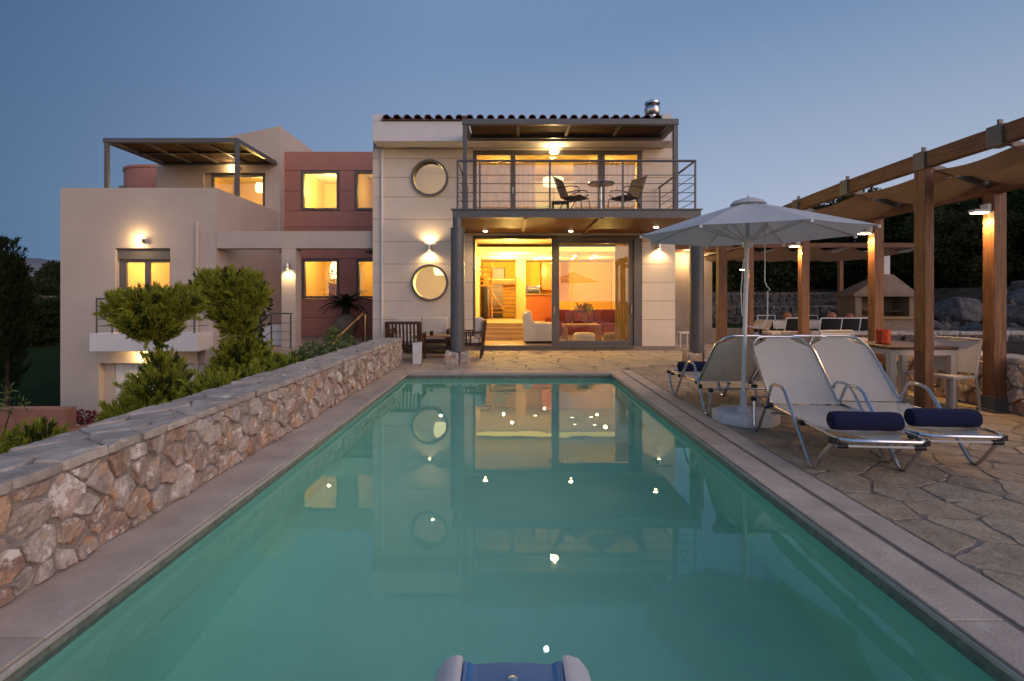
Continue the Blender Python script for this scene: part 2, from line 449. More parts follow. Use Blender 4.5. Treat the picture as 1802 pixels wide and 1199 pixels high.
# ------------------------------------------------------------------ cut stone: a plan divided into irregular cells
def clip_half(poly, n, c):
    out = []
    for i in range(len(poly)):
        p, q = poly[i], poly[(i + 1) % len(poly)]
        a, b = p[0] * n[0] + p[1] * n[1] - c, q[0] * n[0] + q[1] * n[1] - c
        if a <= 0: out.append(p)
        if (a < 0 < b) or (b < 0 < a):
            t = a / (a - b); out.append((p[0] + (q[0] - p[0]) * t, p[1] + (q[1] - p[1]) * t))
    return out

def cells(pts, x0, x1, y0, y1, k=26):
    P = np.array(pts); res = []
    for i, p in enumerate(pts):
        poly = [(x0, y0), (x1, y0), (x1, y1), (x0, y1)]
        d = ((P - P[i]) ** 2).sum(1)
        for j in np.argsort(d)[1:k]:
            n = P[j] - P[i]; m = (P[j] + P[i]) / 2
            poly = clip_half(poly, n, float(n @ m))
            if len(poly) < 3: break
        res.append(poly)
    return res

def inset(poly, g):
    out = list(poly); n = len(poly)
    for i in range(n):
        p, q = poly[i], poly[(i + 1) % n]
        ex, ey = q[0] - p[0], q[1] - p[1]; L = math.hypot(ex, ey)
        if L < 1e-6: continue
        nx, ny = ey / L, -ex / L
        out = clip_half(out, (nx, ny), nx * p[0] + ny * p[1] - g)
        if len(out) < 3: return []
    return out

def area(poly): return abs(sum(poly[i][0] * poly[(i + 1) % len(poly)][1] - poly[(i + 1) % len(poly)][0] * poly[i][1] for i in range(len(poly)))) / 2

def roughen(poly, rg, cut=.22, jit=.01, maxlen=.12):
    out = []; n = len(poly)
    for i in range(n):
        p, q = poly[i], poly[(i + 1) % n]; a, b = rg.uniform(.5, 1.2) * cut, rg.uniform(.5, 1.2) * cut
        L = math.hypot(q[0] - p[0], q[1] - p[1])
        ts = [a, 1 - b] if L > .03 else [.5]
        if L > maxlen * 1.6: ts = [a] + [a + (1 - a - b) * (s + 1) / (int(L / maxlen) + 1) for s in range(int(L / maxlen))] + [1 - b]
        for t in ts:
            out.append((p[0] + (q[0] - p[0]) * t + rg.uniform(-jit, jit), p[1] + (q[1] - p[1]) * t + rg.uniform(-jit, jit)))
    return out

def stone(mb, poly, to3, h, rg, base=-.02, dome=.3, bulge=.25, tilt=.0):
    """a stone standing on plan polygon poly; to3(u,v,h) places it"""
    n = len(poly); cx = sum(p[0] for p in poly) / n; cy_ = sum(p[1] for p in poly) / n
    tu, tv = rg.uniform(-tilt, tilt), rg.uniform(-tilt, tilt)
    vs = []; fs = []
    for s, hh in ((1.0, base), (1.0, h * .45), (1 - dome * .3, h * .86), (1 - dome, h)):
        for (u, v) in poly:
            uu, vv = cx + (u - cx) * s, cy_ + (v - cy_) * s
            k = hh if hh == base else hh + rg.uniform(-.12, .12) * h + tu * (uu - cx) + tv * (vv - cy_)
            vs.append(to3(uu, vv, k))
    vs.append(to3(cx, cy_, h * (1 + bulge * rg.uniform(.2, 1))))
    for r_ in range(3):
        for i in range(n):
            j = (i + 1) % n; fs.append((r_ * n + i, r_ * n + j, (r_ + 1) * n + j, (r_ + 1) * n + i))
    for i in range(n): fs.append((3 * n + i, 3 * n + (i + 1) % n, 4 * n))
    return mb.add(vs, fs)

def scatter(x0, x1, y0, y1, radii, rg, tries=6000, pack=.92):
    """darts of mixed size, largest first"""
    pts, rs = [], []
    for r_, cnt in radii:
        c = 0
        for _ in range(tries):
            if c >= cnt: break
            p = (rg.uniform(x0, x1), rg.uniform(y0, y1))
            if all((p[0] - q[0]) ** 2 + (p[1] - q[1]) ** 2 > ((r_ + s) * pack) ** 2 for q, s in zip(pts, rs)):
                pts.append(p); rs.append(r_); c += 1
    return pts
# ------------------------------------------------------------------ ground and hills
def ground_z(x, y):
    if -2.68 < x < 6.05 and -6 < y < 26: return -3.0
    if x <= -2.68:
        t = min(1, max(0, (-2.7 - x) / 5.0)); z = -.75 - 1.35 * t
        if y > 19: z += min(1.0, (y - 19) * .07)
        if y > 30: z += (min(y, 75) - 30) * .15 * min(1, max(0, (-x - 8) / 10))
        if y < 1: z -= min(6, (1 - y) * .2)
        return z + .12 * math.sin(x * .7) * math.sin(y * .5 + 1) * min(1, max(0, (y - 16) / 10))
    z = .5 if y < 10.5 else -.03
    if x > 6.05 and y < 4: z = .5 - min(8, (4 - y) * .2)
    if y > 28.25: z = 1.0
    if y > 30.25: z = 1.7 + min(9, (y - 30.25) * .12)
    if x > 15.5 and 12 < y < 30.25: z = max(z, min(1.9, (x - 15.5) * .3 + .1 * math.sin(x * 2.1 + y)))
    return z

def near_axis(a, b, step, extra):
    return sorted(set([round(a + i * step, 3) for i in range(int((b - a) / step) + 1)] + extra))
gx = [-2500, -900, -300, -120] + near_axis(-60, 60, 1.2, [-2.69, -2.67, 6.04, 6.06]) + [120, 300, 900, 2500]
gy = [-2500, -900, -300, -100, -40] + near_axis(-20, 90, 1.3, [10.49, 10.51, 28.24, 28.26, 30.24, 30.26]) + [150, 400, 900, 2500]
mb = MB()
vs = []
for y in gy:
    for x in gx:
        far = max(abs(x), abs(y))
        z = ground_z(max(-60, min(60, x)), max(-20, min(90, y)))
        if far > 110: z = -12
        vs.append((x, y, z))
W_ = len(gx)
mb.add(vs, [(j * W_ + i, j * W_ + i + 1, (j + 1) * W_ + i + 1, (j + 1) * W_ + i) for j in range(len(gy) - 1) for i in range(W_ - 1)])
struct('ground', mb, 'earth', smooth=True)

mb = MB()
def ridge(u, v):
    x = -1500 + 2600 * u
    h = 70 + 34 * math.sin(u * 9 + .4) + 18 * math.sin(u * 23) + 8 * math.sin(u * 61)
    return (x, 1150 + 260 * v, -14 + h * math.sin(math.pi * min(1, v * .5 + .0001 + v * .5)) if v < 1 else -14)
mb.grid(80, 6, ridge)
struct('hills', mb, 'hill', smooth=True)

mb = MB()
mb.grid(24, 20, lambda u, v: (-16 + 3.6 * u, 12.0 + 13 * v, ground_z(-16 + 3.6 * u, 12.0 + 13 * v) + .05))
mb.grid(16, 10, lambda u, v: (-34 + 18 * u, 13.0 + 16 * v, ground_z(-34 + 18 * u, 13.0 + 16 * v) + .05))
struct('lawn', mb, 'lawn')
mb = MB(); mb.grid(8, 6, lambda u, v: (9.0 + 6 * u, 20.8 + 7.2 * v, 0.004))
struct('lawn', mb, 'lawn')
mb = MB(); mb.grid(4, 4, lambda u, v: (6.03 + 9.9 * u, 10.5 + 10.3 * v, .001))
mb.grid(2, 4, lambda u, v: (4.3 + 1.73 * u, 13.5 + 7.3 * v, .001))
struct('terrace', mb, 'terrace')

# ------------------------------------------------------------------ pool
PW, PY0, PY1 = 1.868, 1.30, 9.34
mb = MB()
bw, zb = PW + .03, -1.35
mb.add([(-bw, PY0, zb), (bw, PY0, zb), (bw, PY1 + .03, zb), (-bw, PY1 + .03, zb)], [(0, 1, 2, 3)])
for (x0, y0, x1, y1) in ((-bw, PY0, -bw, PY1 + .03), (bw, PY0, bw, PY1 + .03), (-bw, PY1 + .03, bw, PY1 + .03), (-bw, PY0, bw, PY0)):
    mb.add([(x0, y0, zb), (x1, y1, zb), (x1, y1, -.045), (x0, y0, -.045)], [(0, 1, 2, 3)])
pool = struct('pool_basin', mb, 'basin')
mb = MB(); mb.add([(-bw, PY0, -.10), (bw, PY0, -.10), (bw, PY1 + .03, -.10), (-bw, PY1 + .03, -.10)], [(0, 1, 2, 3)])
struct('pool_water', mb, 'water')
# waterline band and pale rim, proud of the basin walls
mb = MB(); t = .004
mb.box(-bw + .001, -bw + t, PY0, PY1, -.16, -.042); mb.box(bw - t, bw - .001, PY0, PY1, -.16, -.042)
mb.box(-bw + .001, bw - .001, PY1 + .02, PY1 + .026, -.16, -.042)
mb.build('waterline_band', 'tile_dark', pool)
mb = MB()
mb.box(-PW - .05, -PW + .012, PY0, PY1, -.042, -.016); mb.box(PW - .012, PW + .05, PY0, PY1, -.042, -.016)
mb.box(-PW + .013, PW - .013, PY1 - .012, PY1 + .05, -.042, -.016)
mb.build('pool_rim', 'coping_edge', pool, bevel=.006)
# coping slabs, one by one
def slab_run(a0, a1, b0, b1, along, L, z0=-.014, z1=0.0):
    n = max(1, round((a1 - a0) / L)); cuts = [a0 + (a1 - a0) * i / n + (rnd.uniform(-.1, .1) * L if 0 < i < n else 0) for i in range(n + 1)]
    for p, q in zip(cuts[:-1], cuts[1:]):
        m_ = MB(); g_ = .0025; zz = z1 + rnd.uniform(-.0012, .0012)
        if along == 'y': m_.box(b0, b1, p + g_, q - g_, z0, zz)
        else: m_.box(p + g_, q - g_, b0, b1, z0, zz)
        m_.build('coping_slab', 'coping', pool, bevel=.006)
slab_run(1.0, 9.78, -2.245, -PW, 'y', 1.15)
slab_run(1.0, 9.60, PW, 2.095, 'y', 1.15)
slab_run(1.0, 9.78, 2.135, 2.325, 'y', 1.15)
slab_run(-PW + .003, PW - .003, PY1, 9.575, 'x', 1.0)
slab_run(-PW + .003, 2.13, 9.615, 9.78, 'x', 1.0)
mb = MB()
mb.box(-2.25, -PW - .04, .9, 9.79, -.30, -.0145); mb.box(PW + .055, 2.33, .9, 9.79, -.30, -.0145)
mb.box(-PW - .039, PW + .054, PY1 + .055, 9.79, -.30, -.0145); mb.box(-PW - .039, PW + .054, .9, PY0 - .001, -.30, -.0145)
mb.build('coping_bed', 'mortar', pool)
# white skimmer lid strip along the slot drain
mb = MB(); mb.box(2.098, 2.132, 1.0, 9.6, -.0140, -.009); mb.build('slot_drain', 'mortar_dark', pool)

# ------------------------------------------------------------------ crazy paving
mb = MB()
for (x0, x1, y0, y1) in ((2.331, 5.99, 1.0, 10.3), (-2.7, 5.99, 9.791, 13.5), (-2.7, 6.0, -4, .898)):
    yy = y0 if not (x0 == -2.7 and y0 > 9) else y0
    if x0 == -2.7 and y0 > 9:
        mb.box(-2.7, 2.33, 9.791, 13.49, -.2, -.022); mb.box(2.331, 5.99, 10.301, 13.49, -.2, -.022)
    else:
        mb.box(x0, x1, y0, y1, -.2, -.005)
paving = struct('pavement', mb, 'mortar_dark')
rg = random.Random(21)
pts = scatter(2.34, 5.97, 1.5, 10.29, [(.27, 26), (.20, 90), (.145, 150), (.095, 110)], rg, 900, pack=.84)
polys = [(inset(c, .009), c) for c in cells(pts, 2.333, 5.975, 1.45, 10.295)]
polys = sorted([p for p, c in polys if len(p) > 2 and area(p) > .004], key=lambda p: min(q[1] for q in p))
to3 = lambda u, v, h: (u, v, -.022 + h)
rest = MB()
for i, p in enumerate(polys):
    p = roughen(p, rg, .11, .010, .11)
    m_ = MB() if i < 280 else rest
    stone(m_, p, to3, .022, rg, base=-.01, dome=.018, bulge=.02, tilt=.004)
    if i < 280: m_.build('flagstone', 'flag', paving, smooth=False)
pts = scatter(-2.68, 5.97, 9.8, 13.48, [(.36, 70), (.25, 120), (.17, 160)], rg, 900, pack=.86)
for c in cells(pts, -2.69, 5.975, 9.80, 13.47):
    p = inset(c, .009)
    if len(p) < 3 or area(p) < .004: continue
    cx, cy_ = sum(q[0] for q in p) / len(p), sum(q[1] for q in p) / len(p)
    if cx > 2.33 and cy_ < 10.32: continue
    stone(rest, roughen(p, rg, .12, .006, .2), to3, .022, rg, base=-.01, dome=.05, bulge=.02, tilt=.002)
tag(rest.build('flagstone', 'terrace', paving), kind='stuff')

# ------------------------------------------------------------------ rubble walls
def rubble_wall(name, label, x0, x1, y0, y1, z0, z1, face, seeds, rg, cap_seeds, cap_h=.05, over=.03, stuff=False, smat='wall_stone', cmat='cap_stone', f0=None, gap=.009, h=.03):
    """mortared rubble wall; face is '+x','-x' or '-y' (the side that carries the modelled stones)"""
    w = MB(); w.box(x0, x1, y0, y1, z0 - .6, z1 + .022)
    wall = w.build(name, 'mortar'); tag(wall, label, 'stone wall')
    a0, a1 = (y0, y1) if face[1] == 'x' else (x0, x1)
    if f0 is None: f0 = (a0, a1)
    to = {'+x': lambda u, v, k: (x1 + k, u, v), '-x': lambda u, v, k: (x0 - k, u, v), '-y': lambda u, v, k: (u, y0 - k, v)}[face]
    pts = scatter(f0[0], f0[1], z0, z1, seeds, rg, 1500, pack=.9)
    join = MB(); n = 0
    for c in cells(pts, f0[0], f0[1], z0, z1 - .012):
        p = inset(c, gap)
        if len(p) < 3 or area(p) < .0008: continue
        sz = math.sqrt(area(p))
        p = roughen(p, rg, .13, sz * .05, sz * .4)
        m_ = join if stuff or n >= 298 else MB()
        stone(m_, p, to, h * rg.uniform(.7, 1.25) + sz * .06, rg, base=-.02, dome=.16, bulge=.05, tilt=.30)
        if m_ is not join: m_.build('stone', smat, wall)
        n += 1
    if join.v: tag(join.build('stone', smat, wall), kind='stuff')
    cx0, cx1, cy0, cy1 = x0 - over, x1 + over, y0 - over, y1 + over
    pts = scatter(cx0, cx1, cy0, cy1, cap_seeds, rg, 1500, pack=.85)
    join = MB()
    for c in cells(pts, cx0, cx1, cy0, cy1):
        p = inset(c, .005)
        if len(p) < 3 or area(p) < .003: continue
        p = roughen(p, rg, .10, .009, .10)
        m_ = join if stuff else MB()
        stone(m_, p, lambda u, v, k: (u, v, z1 + k), cap_h * rg.uniform(.85, 1.2), rg, base=-.008, dome=.10, bulge=.05, tilt=.02)
        if m_ is not join: m_.build('cap_slab', cmat, wall)
    if join.v: tag(join.build('cap_slab', cmat, wall), kind='stuff')
    return wall

rg = random.Random(5)
rubble_wall('stone_wall', 'low field stone wall with grey slab top running along the left of the pool', -2.69, -2.245, .9, 10.62, 0, .508, '+x',
            [(.14, 14), (.10, 46), (.068, 110), (.045, 170)], rg, [(.21, 34), (.15, 70), (.09, 80)], cap_h=.036, f0=(1.6, 10.62), h=.016, gap=.010)
rubble_wall('stone_wall', 'low warm lit stone wall behind the bar table and timber posts', 5.98, 6.40, 3.0, 10.3, 0, .60, '-x',
            [(.17, 14), (.12, 40), (.08, 60), (.055, 40)], rg, [(.26, 20), (.18, 40)], f0=(4.6, 10.3), h=.03)
rubble_wall('stone_wall', 'grey stone garden wall between the bar table and the barbecue', 5.3, 15.0, 10.31, 10.7, 0, .64, '-y',
            [(.19, 20), (.13, 60), (.09, 80)], rg, [(.3, 30), (.2, 40)], f0=(6.42, 15.0), smat='dark_stone', h=.03)
rubble_wall('stone_wall', 'lower dry stone terrace wall at the back of the garden', 8, 26, 28.0, 28.5, 0, .95, '-y',
            [(.3, 40), (.2, 160), (.13, 160)], rg, [(.4, 60)], stuff=True, smat='dark_stone', cmat='dark_stone', gap=.02, h=.07)
rubble_wall('stone_wall', 'upper dry stone terrace wall below the dark trees', 8, 28, 30.0, 30.5, .9, 1.68, '-y',
            [(.3, 40), (.2, 160), (.13, 140)], rg, [(.4, 60)], stuff=True, smat='dark_stone', cmat='dark_stone', gap=.02, h=.07)
# old terrace wall on the slope far left
rubble_wall('stone_wall', 'old dry stone wall on the slope behind the cypress', -44, -22, 34.0, 34.5, -1.1, 1.5, '-y',
            [(.5, 40), (.34, 140), (.22, 140)], rg, [(.5, 60)], stuff=True, smat='dark_stone', cmat='dark_stone', gap=.03, h=.12)
# terracotta planter walls down by the garage
mb = MB(); mb.box(-16, -9.3, 10.7, 11.0, -2.6, -.95); mb.build('planter_wall', 'planter', bevel=.015)
tag(bpy.context.scene.objects['planter_wall'], 'terracotta coloured retaining wall in front of the lawn', 'planter wall')
mb = MB(); mb.box(-9.3, -9.0, 10.4, 11.9, -2.6, -1.38); o = mb.build('planter_wall', 'planter', bevel=.015)
tag(o, 'short terracotta coloured planter beside the garage holding red flowers', 'planter wall')

# boulders on the bank to the right
def boulder(x, y, z, s, rg, label):
    b = bmesh.new()
    for _ in range(34):
        d = Vector((rg.gauss(0, 1), rg.gauss(0, 1), rg.gauss(0, 1))).normalized(); b.verts.new(d * rg.uniform(.78, 1.15))
    hull = bmesh.ops.convex_hull(b, input=b.verts)
    bmesh.ops.delete(b, geom=[e for e in hull['geom_interior'] if isinstance(e, bmesh.types.BMVert)], context='VERTS')
    bmesh.ops.bevel(b, geom=list(b.edges), offset=.05, segments=1, affect='EDGES', clamp_overlap=True)
    for v in b.verts:
        p = v.co
        k = 1 + rg.uniform(-.03, .03)
        v.co = Vector((p.x * s[0], p.y * s[1], p.z * s[2])) * k
    me = bpy.data.meshes.new('boulder'); b.to_mesh(me); b.free()
    o = link_mesh('boulder', me, 'boulder'); o.location = (x, y, z); o.rotation_euler = (0, 0, rg.uniform(0, 6))
    return tag(o, label, 'boulder')
rg = random.Random(12)
B = [(13.3, 14.6, .35, (.55, .45, .4), 'grey boulder lying low behind the garden wall beside the corner post'),
     (14.2, 16.2, .9, (.7, .6, .55), 'large pale boulder heaped highest on the bank'),
     (15.6, 16.0, .8, (.65, .55, .5), 'broad grey boulder on the bank just left of the tall lamp post'),
     (17.2, 17.0, 1.1, (.7, .6, .6), 'rough boulder on the bank right of the tall lamp post'),
     (14.9, 14.3, .3, (.5, .45, .35), 'small boulder low on the bank between the two posts'),
     (16.4, 14.4, .25, (.55, .45, .4), 'flat boulder at the foot of the bank by the lamp post'),
     (13.1, 17.4, .8, (.6, .5, .45), 'dark boulder behind the barbecue end of the bank'),
     (18.6, 16.2, .7, (.6, .5, .5), 'boulder at the far right end of the bank')]
for x, y, z, s, lb in B: boulder(x, y, z, s, rg, lb)
mb = MB()
for _ in range(420):
    x, y = rg.uniform(12.6, 21), rg.uniform(13.2, 19); s_ = rg.uniform(.08, .30)
    z = ground_z(x, y) + min(.5, max(0, (y - 13.2) * .16)) + rg.uniform(-.05, .1)
    pl = [(x + s_ * math.cos(a) * rg.uniform(.7, 1.2), y + s_ * math.sin(a) * rg.uniform(.7, 1.2)) for a in (0, 1, 2, 3.1, 4.1, 5.2)]
    stone(mb, pl, lambda u, v, k, z=z: (u, v, z + k), s_ * rg.uniform(.6, 1.3), rg, base=-.35, dome=.45, bulge=.15, tilt=.5)
o = mb.build('rubble', 'dark_stone'); tag(o, 'loose dark rubble over the bank behind the garden wall', 'rubble', kind='stuff')
# ------------------------------------------------------------------ the villa
villa = thing('villa', 'modern cream and dusky pink villa with lit windows beyond the pool', 'house', (0, 13.5, 0))
def part(mb, name, m, parent=None, bevel=0, smooth=False, kind=None, fix=False):
    o = mb.build(name, m, parent or villa, smooth, bevel, world=True)
    if fix: weld(o)
    if kind: o['kind'] = kind
    return o
def bx(*a): return MB().box(*a)

def cut_round(o, x, z, r, y0=13.0, y1=14.2):
    c = MB().lathe([(r, y0), (r, y1)], (x, 0, z), 48, 'y').build('cutter', None)
    md = o.modifiers.new('cut', 'BOOLEAN'); md.operation = 'DIFFERENCE'; md.object = c; md.solver = 'EXACT'
    dg = bpy.context.evaluated_depsgraph_get(); dg.update()
    me = bpy.data.meshes.new_from_object(o.evaluated_get(dg))
    o.modifiers.clear(); o.data = me; me.name = o.name
    bpy.data.objects.remove(c)

# main block: backing wall, cladding courses, side and back walls
XL, XR, YF = -3.60, 4.38, 13.5
RW = [(-2.09, 4.54), (-2.09, 1.78)]; RR = .485
mb = wall_grid(MB(), XL + .01, XR - .01, -.3, 5.84, YF + .014, YF + .28,
               [(-.95, 3.5, .116, 3.02), (-.95, 3.5, 3.25, 5.275)] + [(x - RR, x + RR, z - RR, z + RR) for x, z in RW])
part(mb, 'wall', 'joint', fix=True)
zs = [.10, .805, 1.30, 1.79, 2.275, 2.866, 3.46, 4.045, 4.555, 5.065, 5.33]
for a, b in zip(zs[:-1], zs[1:]):
    for x0, x1 in ((XL, -3.405), (-3.395, -.96)):
        o = part(bx(x0, x1, YF - .006, YF + .013, a + .005, b - .005), 'cladding_panel', 'panel', bevel=.004)
        if x1 == -.96:
            for x, z in RW:
                if a - RR < z < b + RR: cut_round(o, x, z, RR)
for a, b in zip(zs[:-1], zs[1:]):
    part(bx(3.51, XR, YF - .006, YF + .013, a + .005, b - .005), 'cladding_panel', 'panel', bevel=.004)
part(bx(-.95, 3.505, YF - .004, YF + .012, 3.03, 3.24), 'cladding_panel', 'panel')
part(bx(-.95, 3.505, YF - .004, YF + .012, 5.28, 5.33), 'cladding_panel', 'panel')
part(bx(XL, XL + .25, YF + .285, 21.5, -.3, 5.84), 'wall', 'cream')
part(bx(XR - .25, XR, YF + .285, 21.5, -.3, 5.84), 'wall', 'cream')
part(bx(XL + .251, XR - .251, 21.25, 21.5, -.3, 5.84), 'wall', 'cream')
# downpipe
mb = MB(); mb.tube([(-3.345, YF - .05, 5.3), (-3.345, YF - .05, .15)], .04, 10)
for z in (.9, 2.4, 3.9, 5.0): mb.box(-3.40, -3.29, YF - .06, YF - .001, z, z + .03)
part(mb, 'downpipe', 'white_wall')
# fascia, end stubs, roof
part(bx(-3.45, 4.10, 12.90, 13.495, 5.335, 5.84), 'fascia', 'white_wall', bevel=.01)
part(bx(-3.45, -3.22, 12.90, 13.3, 5.845, 6.02), 'fascia', 'white_wall')
part(bx(3.86, 4.10, 12.90, 13.3, 5.845, 6.02), 'fascia', 'white_wall')
mb = MB(); sl = math.tan(R(11))
mb.prism([(12.86, 5.846), (21.5, 5.846), (21.5, 5.9), (17.2, 5.90 + 4.3 * sl), (12.86, 5.88)], -3.2, 3.84, 'x')
roof = part(mb, 'roof', 'roof_tile')
def tile_mesh(y0, y1, x, r, lift):
    m_ = MB(); n = 8; vs = []
    for y, rr in ((y0, r), (y1, r * .86)):
        z = 5.885 + (y - 12.86) * sl + lift
        for s in (1, .78):
            for k in range(n + 1):
                t = math.pi * k / n; vs.append((x + rr * s * math.cos(t), y, z + rr * s * math.sin(t)))
    w = n + 1; fs = []
    for k in range(n):
        fs += [(k, k + 1, 2 * w + k + 1, 2 * w + k), (w + k + 1, w + k, 3 * w + k, 3 * w + k + 1), (k + 1, k, w + k, w + k + 1)]
    m_.add(vs, fs); return m_
rest = MB(); nT = 27
for i in range(nT):
    x = -3.08 + i * (6.8 / (nT - 1))
    part(tile_mesh(12.80 + rnd.uniform(-.01, .01), 13.22, x, .098, rnd.uniform(0, .008)), 'tile', 'roof_tile', roof)
    for k in range(1, 10):
        m_ = tile_mesh(12.80 + .4 * k, 13.22 + .4 * k, x, .098, .01); rest.add(m_.v, m_.f)
part(rest, 'tile', 'roof_tile', roof, kind='stuff')
mb = MB(); mb.tube([(-1.25, 14.5, 6.33), (-1.0, 15.2, 6.42)], .12, 8); mb.box(-1.3, -1.12, 14.35, 14.6, 6.3, 6.5)
part(mb, 'ridge_cap', 'roof_tile', roof)
mb = MB(); mb.lathe([(.13, -.15), (.13, .50), (.20, .53), (.225, .62), (.225, .70), (.19, .76), (.13, .80), (.21, .82), (.21, .87), (.12, .92), (.02, .94)], (4.08 - .02, 14.5, 6.05), 20)
part(mb, 'chimney_cowl', 'inox', smooth='auto')

# round windows
for x, z in RW:
    mb = MB(); mb.lathe([(.43, 13.42), (.484, 13.42), (.484, 13.75), (.43, 13.75), (.43, 13.42)], (x, 0, z), 48, 'y', cap=False)
    w = part(mb, 'round_window', 'alu_dark', smooth='auto')
    part(MB().lathe([(.432, 13.57), (.432, 13.578)], (x, 0, z), 40, 'y'), 'pane', 'coated', w)

# openings of the main block
def bars(mb, lst, y0, y1):
    for x0, x1, z0, z1 in lst: mb.box(x0, x1, y0, y1, z0, z1)
    return mb
mb = bars(MB(), [(-.95, -.895, .117, 3.02), (-.894, 3.299, 2.945, 3.02), (3.30, 3.50, .117, 3.02)], 13.50, 13.70)
dr = part(mb, 'sliding_door', 'alu_dark', bevel=.004)
part(bx(-.894, 3.299, 13.44, 13.72, .08, .132), 'threshold', 'alu_dark', dr)
mb = bars(MB(), [(1.13, 1.33, .135, 2.94), (1.331, 3.17, 2.82, 2.94), (1.331, 3.17, .135, .25), (3.171, 3.295, .135, 2.94)], 13.56, 13.62)
part(mb, 'door_sash', 'alu_dark', dr, bevel=.004)
part(bx(1.332, 3.169, 13.586, 13.594, .252, 2.818), 'pane', 'coated', dr)
mb = MB(); mb.tube([(1.20, 13.54, .95), (1.20, 13.51, .97), (1.20, 13.51, 1.15), (1.20, 13.54, 1.17)], .014, 6); part(mb, 'handle', 'chrome', dr); mb = MB(); mb.tube([(3.24, 13.54, .95), (3.24, 13.51, .97), (3.24, 13.51, 1.2), (3.24, 13.54, 1.22)], .014, 6)
part(mb, 'handle', 'chrome', dr)
mb = bars(MB(), [(-.95, -.86, 3.25, 5.27), (.03, .17, 3.25, 5.27), (2.355, 2.53, 3.25, 5.27), (3.40, 3.50, 3.25, 5.27),
                 (-.859, .029, 5.18, 5.27), (.171, 2.354, 5.18, 5.27), (2.531, 3.399, 5.18, 5.27),
                 (-.859, .029, 3.25, 3.33), (.171, 2.354, 3.25, 3.33), (2.531, 3.399, 3.25, 3.33)], 13.50, 13.62)
du = part(mb, 'balcony_door', 'alu_dark', bevel=.004)
for x0, x1 in ((-.858, .028), (.172, 2.353), (2.532, 3.398)):
    part(bx(x0, x1, 13.556, 13.564, 3.332, 5.178), 'pane', 'coated', du)
for x in (.10, 2.44): part(MB().tube([(x, 13.49, 4.1), (x, 13.46, 4.12), (x, 13.46, 4.3), (x, 13.49, 4.32)], .013, 6), 'handle', 'chrome', du)

# balcony
BF = 10.74
part(bx(-1.14, 3.98, BF + .06, 13.44, 3.12, 3.235), 'balcony', 'porch')
bal = part(MB().box(-1.19, 4.03, BF, BF + .058, 3.064, 3.225).box(-1.22, 4.06, BF - .03, BF + .055, 3.227, 3.25)
           .box(-1.19, -1.142, BF + .059, 13.44, 3.064, 3.225).box(3.982, 4.03, BF + .059, 13.44, 3.064, 3.225)
           .box(-1.22, -1.142, BF + .056, 13.44, 3.227, 3.25).box(3.982, 4.06, BF + .056, 13.44, 3.227, 3.25), 'balcony_edge_beam', 'steel')
n = 14; y0, y1 = BF + .07, 13.43
for i in range(n):
    a, b = y0 + (y1 - y0) * i / n, y0 + (y1 - y0) * (i + 1) / n
    part(bx(-1.135, 3.975, a + .004, b - .004, 3.085, 3.11), 'soffit_board', 'wood_x', bevel=.003)
for x in (.35, 1.95):
    part(bx(x - .03, x + .03, BF + .07, 13.43, 3.045, 3.083), 'soffit_rib', 'wood_y')
def rail_part(lst, name='balcony_railing'):
    pass
rail = part(MB().tube([(-1.09, 13.44, 4.27), (-1.09, BF + .06, 4.27), (3.93, BF + .06, 4.27), (3.93, 13.44, 4.27)], .026, 8), 'balcony_railing', 'steel')
for x, y in ((-1.09, BF + .06), (-.62, BF + .06), (.86, BF + .06), (2.4, BF + .06), (3.55, BF + .06), (3.93, BF + .06), (-1.09, 12.1), (3.93, 12.1), (-1.09, 13.35), (3.93, 13.35)):
    part(bx(x - .02, x + .02, y - .012, y + .012, 3.25, 4.262), 'post', 'steel', rail)
for z in (3.42, 3.60, 3.79, 3.97):
    part(MB().tube([(-1.09, 13.44, z), (-1.09, BF + .06, z), (3.93, BF + .06, z), (3.93, 13.44, z)], .009, 6), 'rail_bar', 'steel', rail)
# steel columns under the balcony edge on stone blocks
for x in (-1.09, 3.96):
    c = part(MB().lathe([(.165, .25), (.165, .27), (.15, .28), (.145, 2.82), (.15, 2.825), (.15, 2.85), (.10, 2.86), (.10, 3.06)], (x, BF + .06, 0), 24), 'column', 'steel', smooth='auto')
    for k, (a, b) in enumerate(((-.25, .06), (.07, .25))):
        m_ = MB(); stone(m_, roughen([(x + a, BF - .17), (x + b, BF - .17), (x + b, BF + .3), (x + a, BF + .3)], rnd, .1, .006, .3), lambda u, v, h: (u, v, h), .245, rnd, base=-.01, dome=.12, bulge=.0)
        part(m_, 'base_stone', 'wall_stone', c)

# rooms: open-fronted shells
def room(x0, x1, y0, y1, z0, z1, wall='room', floor='floor_in', ceil='room_white', holes=()):
    m_ = MB()
    m_.add([(x0, y0, z0), (x0, y1, z0), (x0, y1, z1), (x0, y0, z1)], [(0, 1, 2, 3)])
    m_.add([(x1, y0, z0), (x1, y1, z0), (x1, y1, z1), (x1, y0, z1)], [(0, 1, 2, 3)])
    m_.add([(x0, y1, z0), (x1, y1, z0), (x1, y1, z1), (x0, y1, z1)], [(0, 1, 2, 3)])
    part(m_, 'interior_wall', wall)
    part(MB().add([(x0, y0, z0), (x1, y0, z0), (x1, y1, z0), (x0, y1, z0)], [(0, 1, 2, 3)]), 'interior_floor', floor)
    part(MB().add([(x0, y0, z1), (x1, y0, z1), (x1, y1, z1), (x0, y1, z1)], [(0, 1, 2, 3)]), 'interior_ceiling', ceil)
room(-1.10, 4.12, 13.79, 20.9, .116, 3.30, wall='room', ceil='room_white')
room(-3.34, -1.20, 13.79, 17.5, .116, 2.95, wall='room_white')
room(-1.10, 4.12, 13.79, 18.4, 3.25, 5.60, wall='room_white', ceil='room')
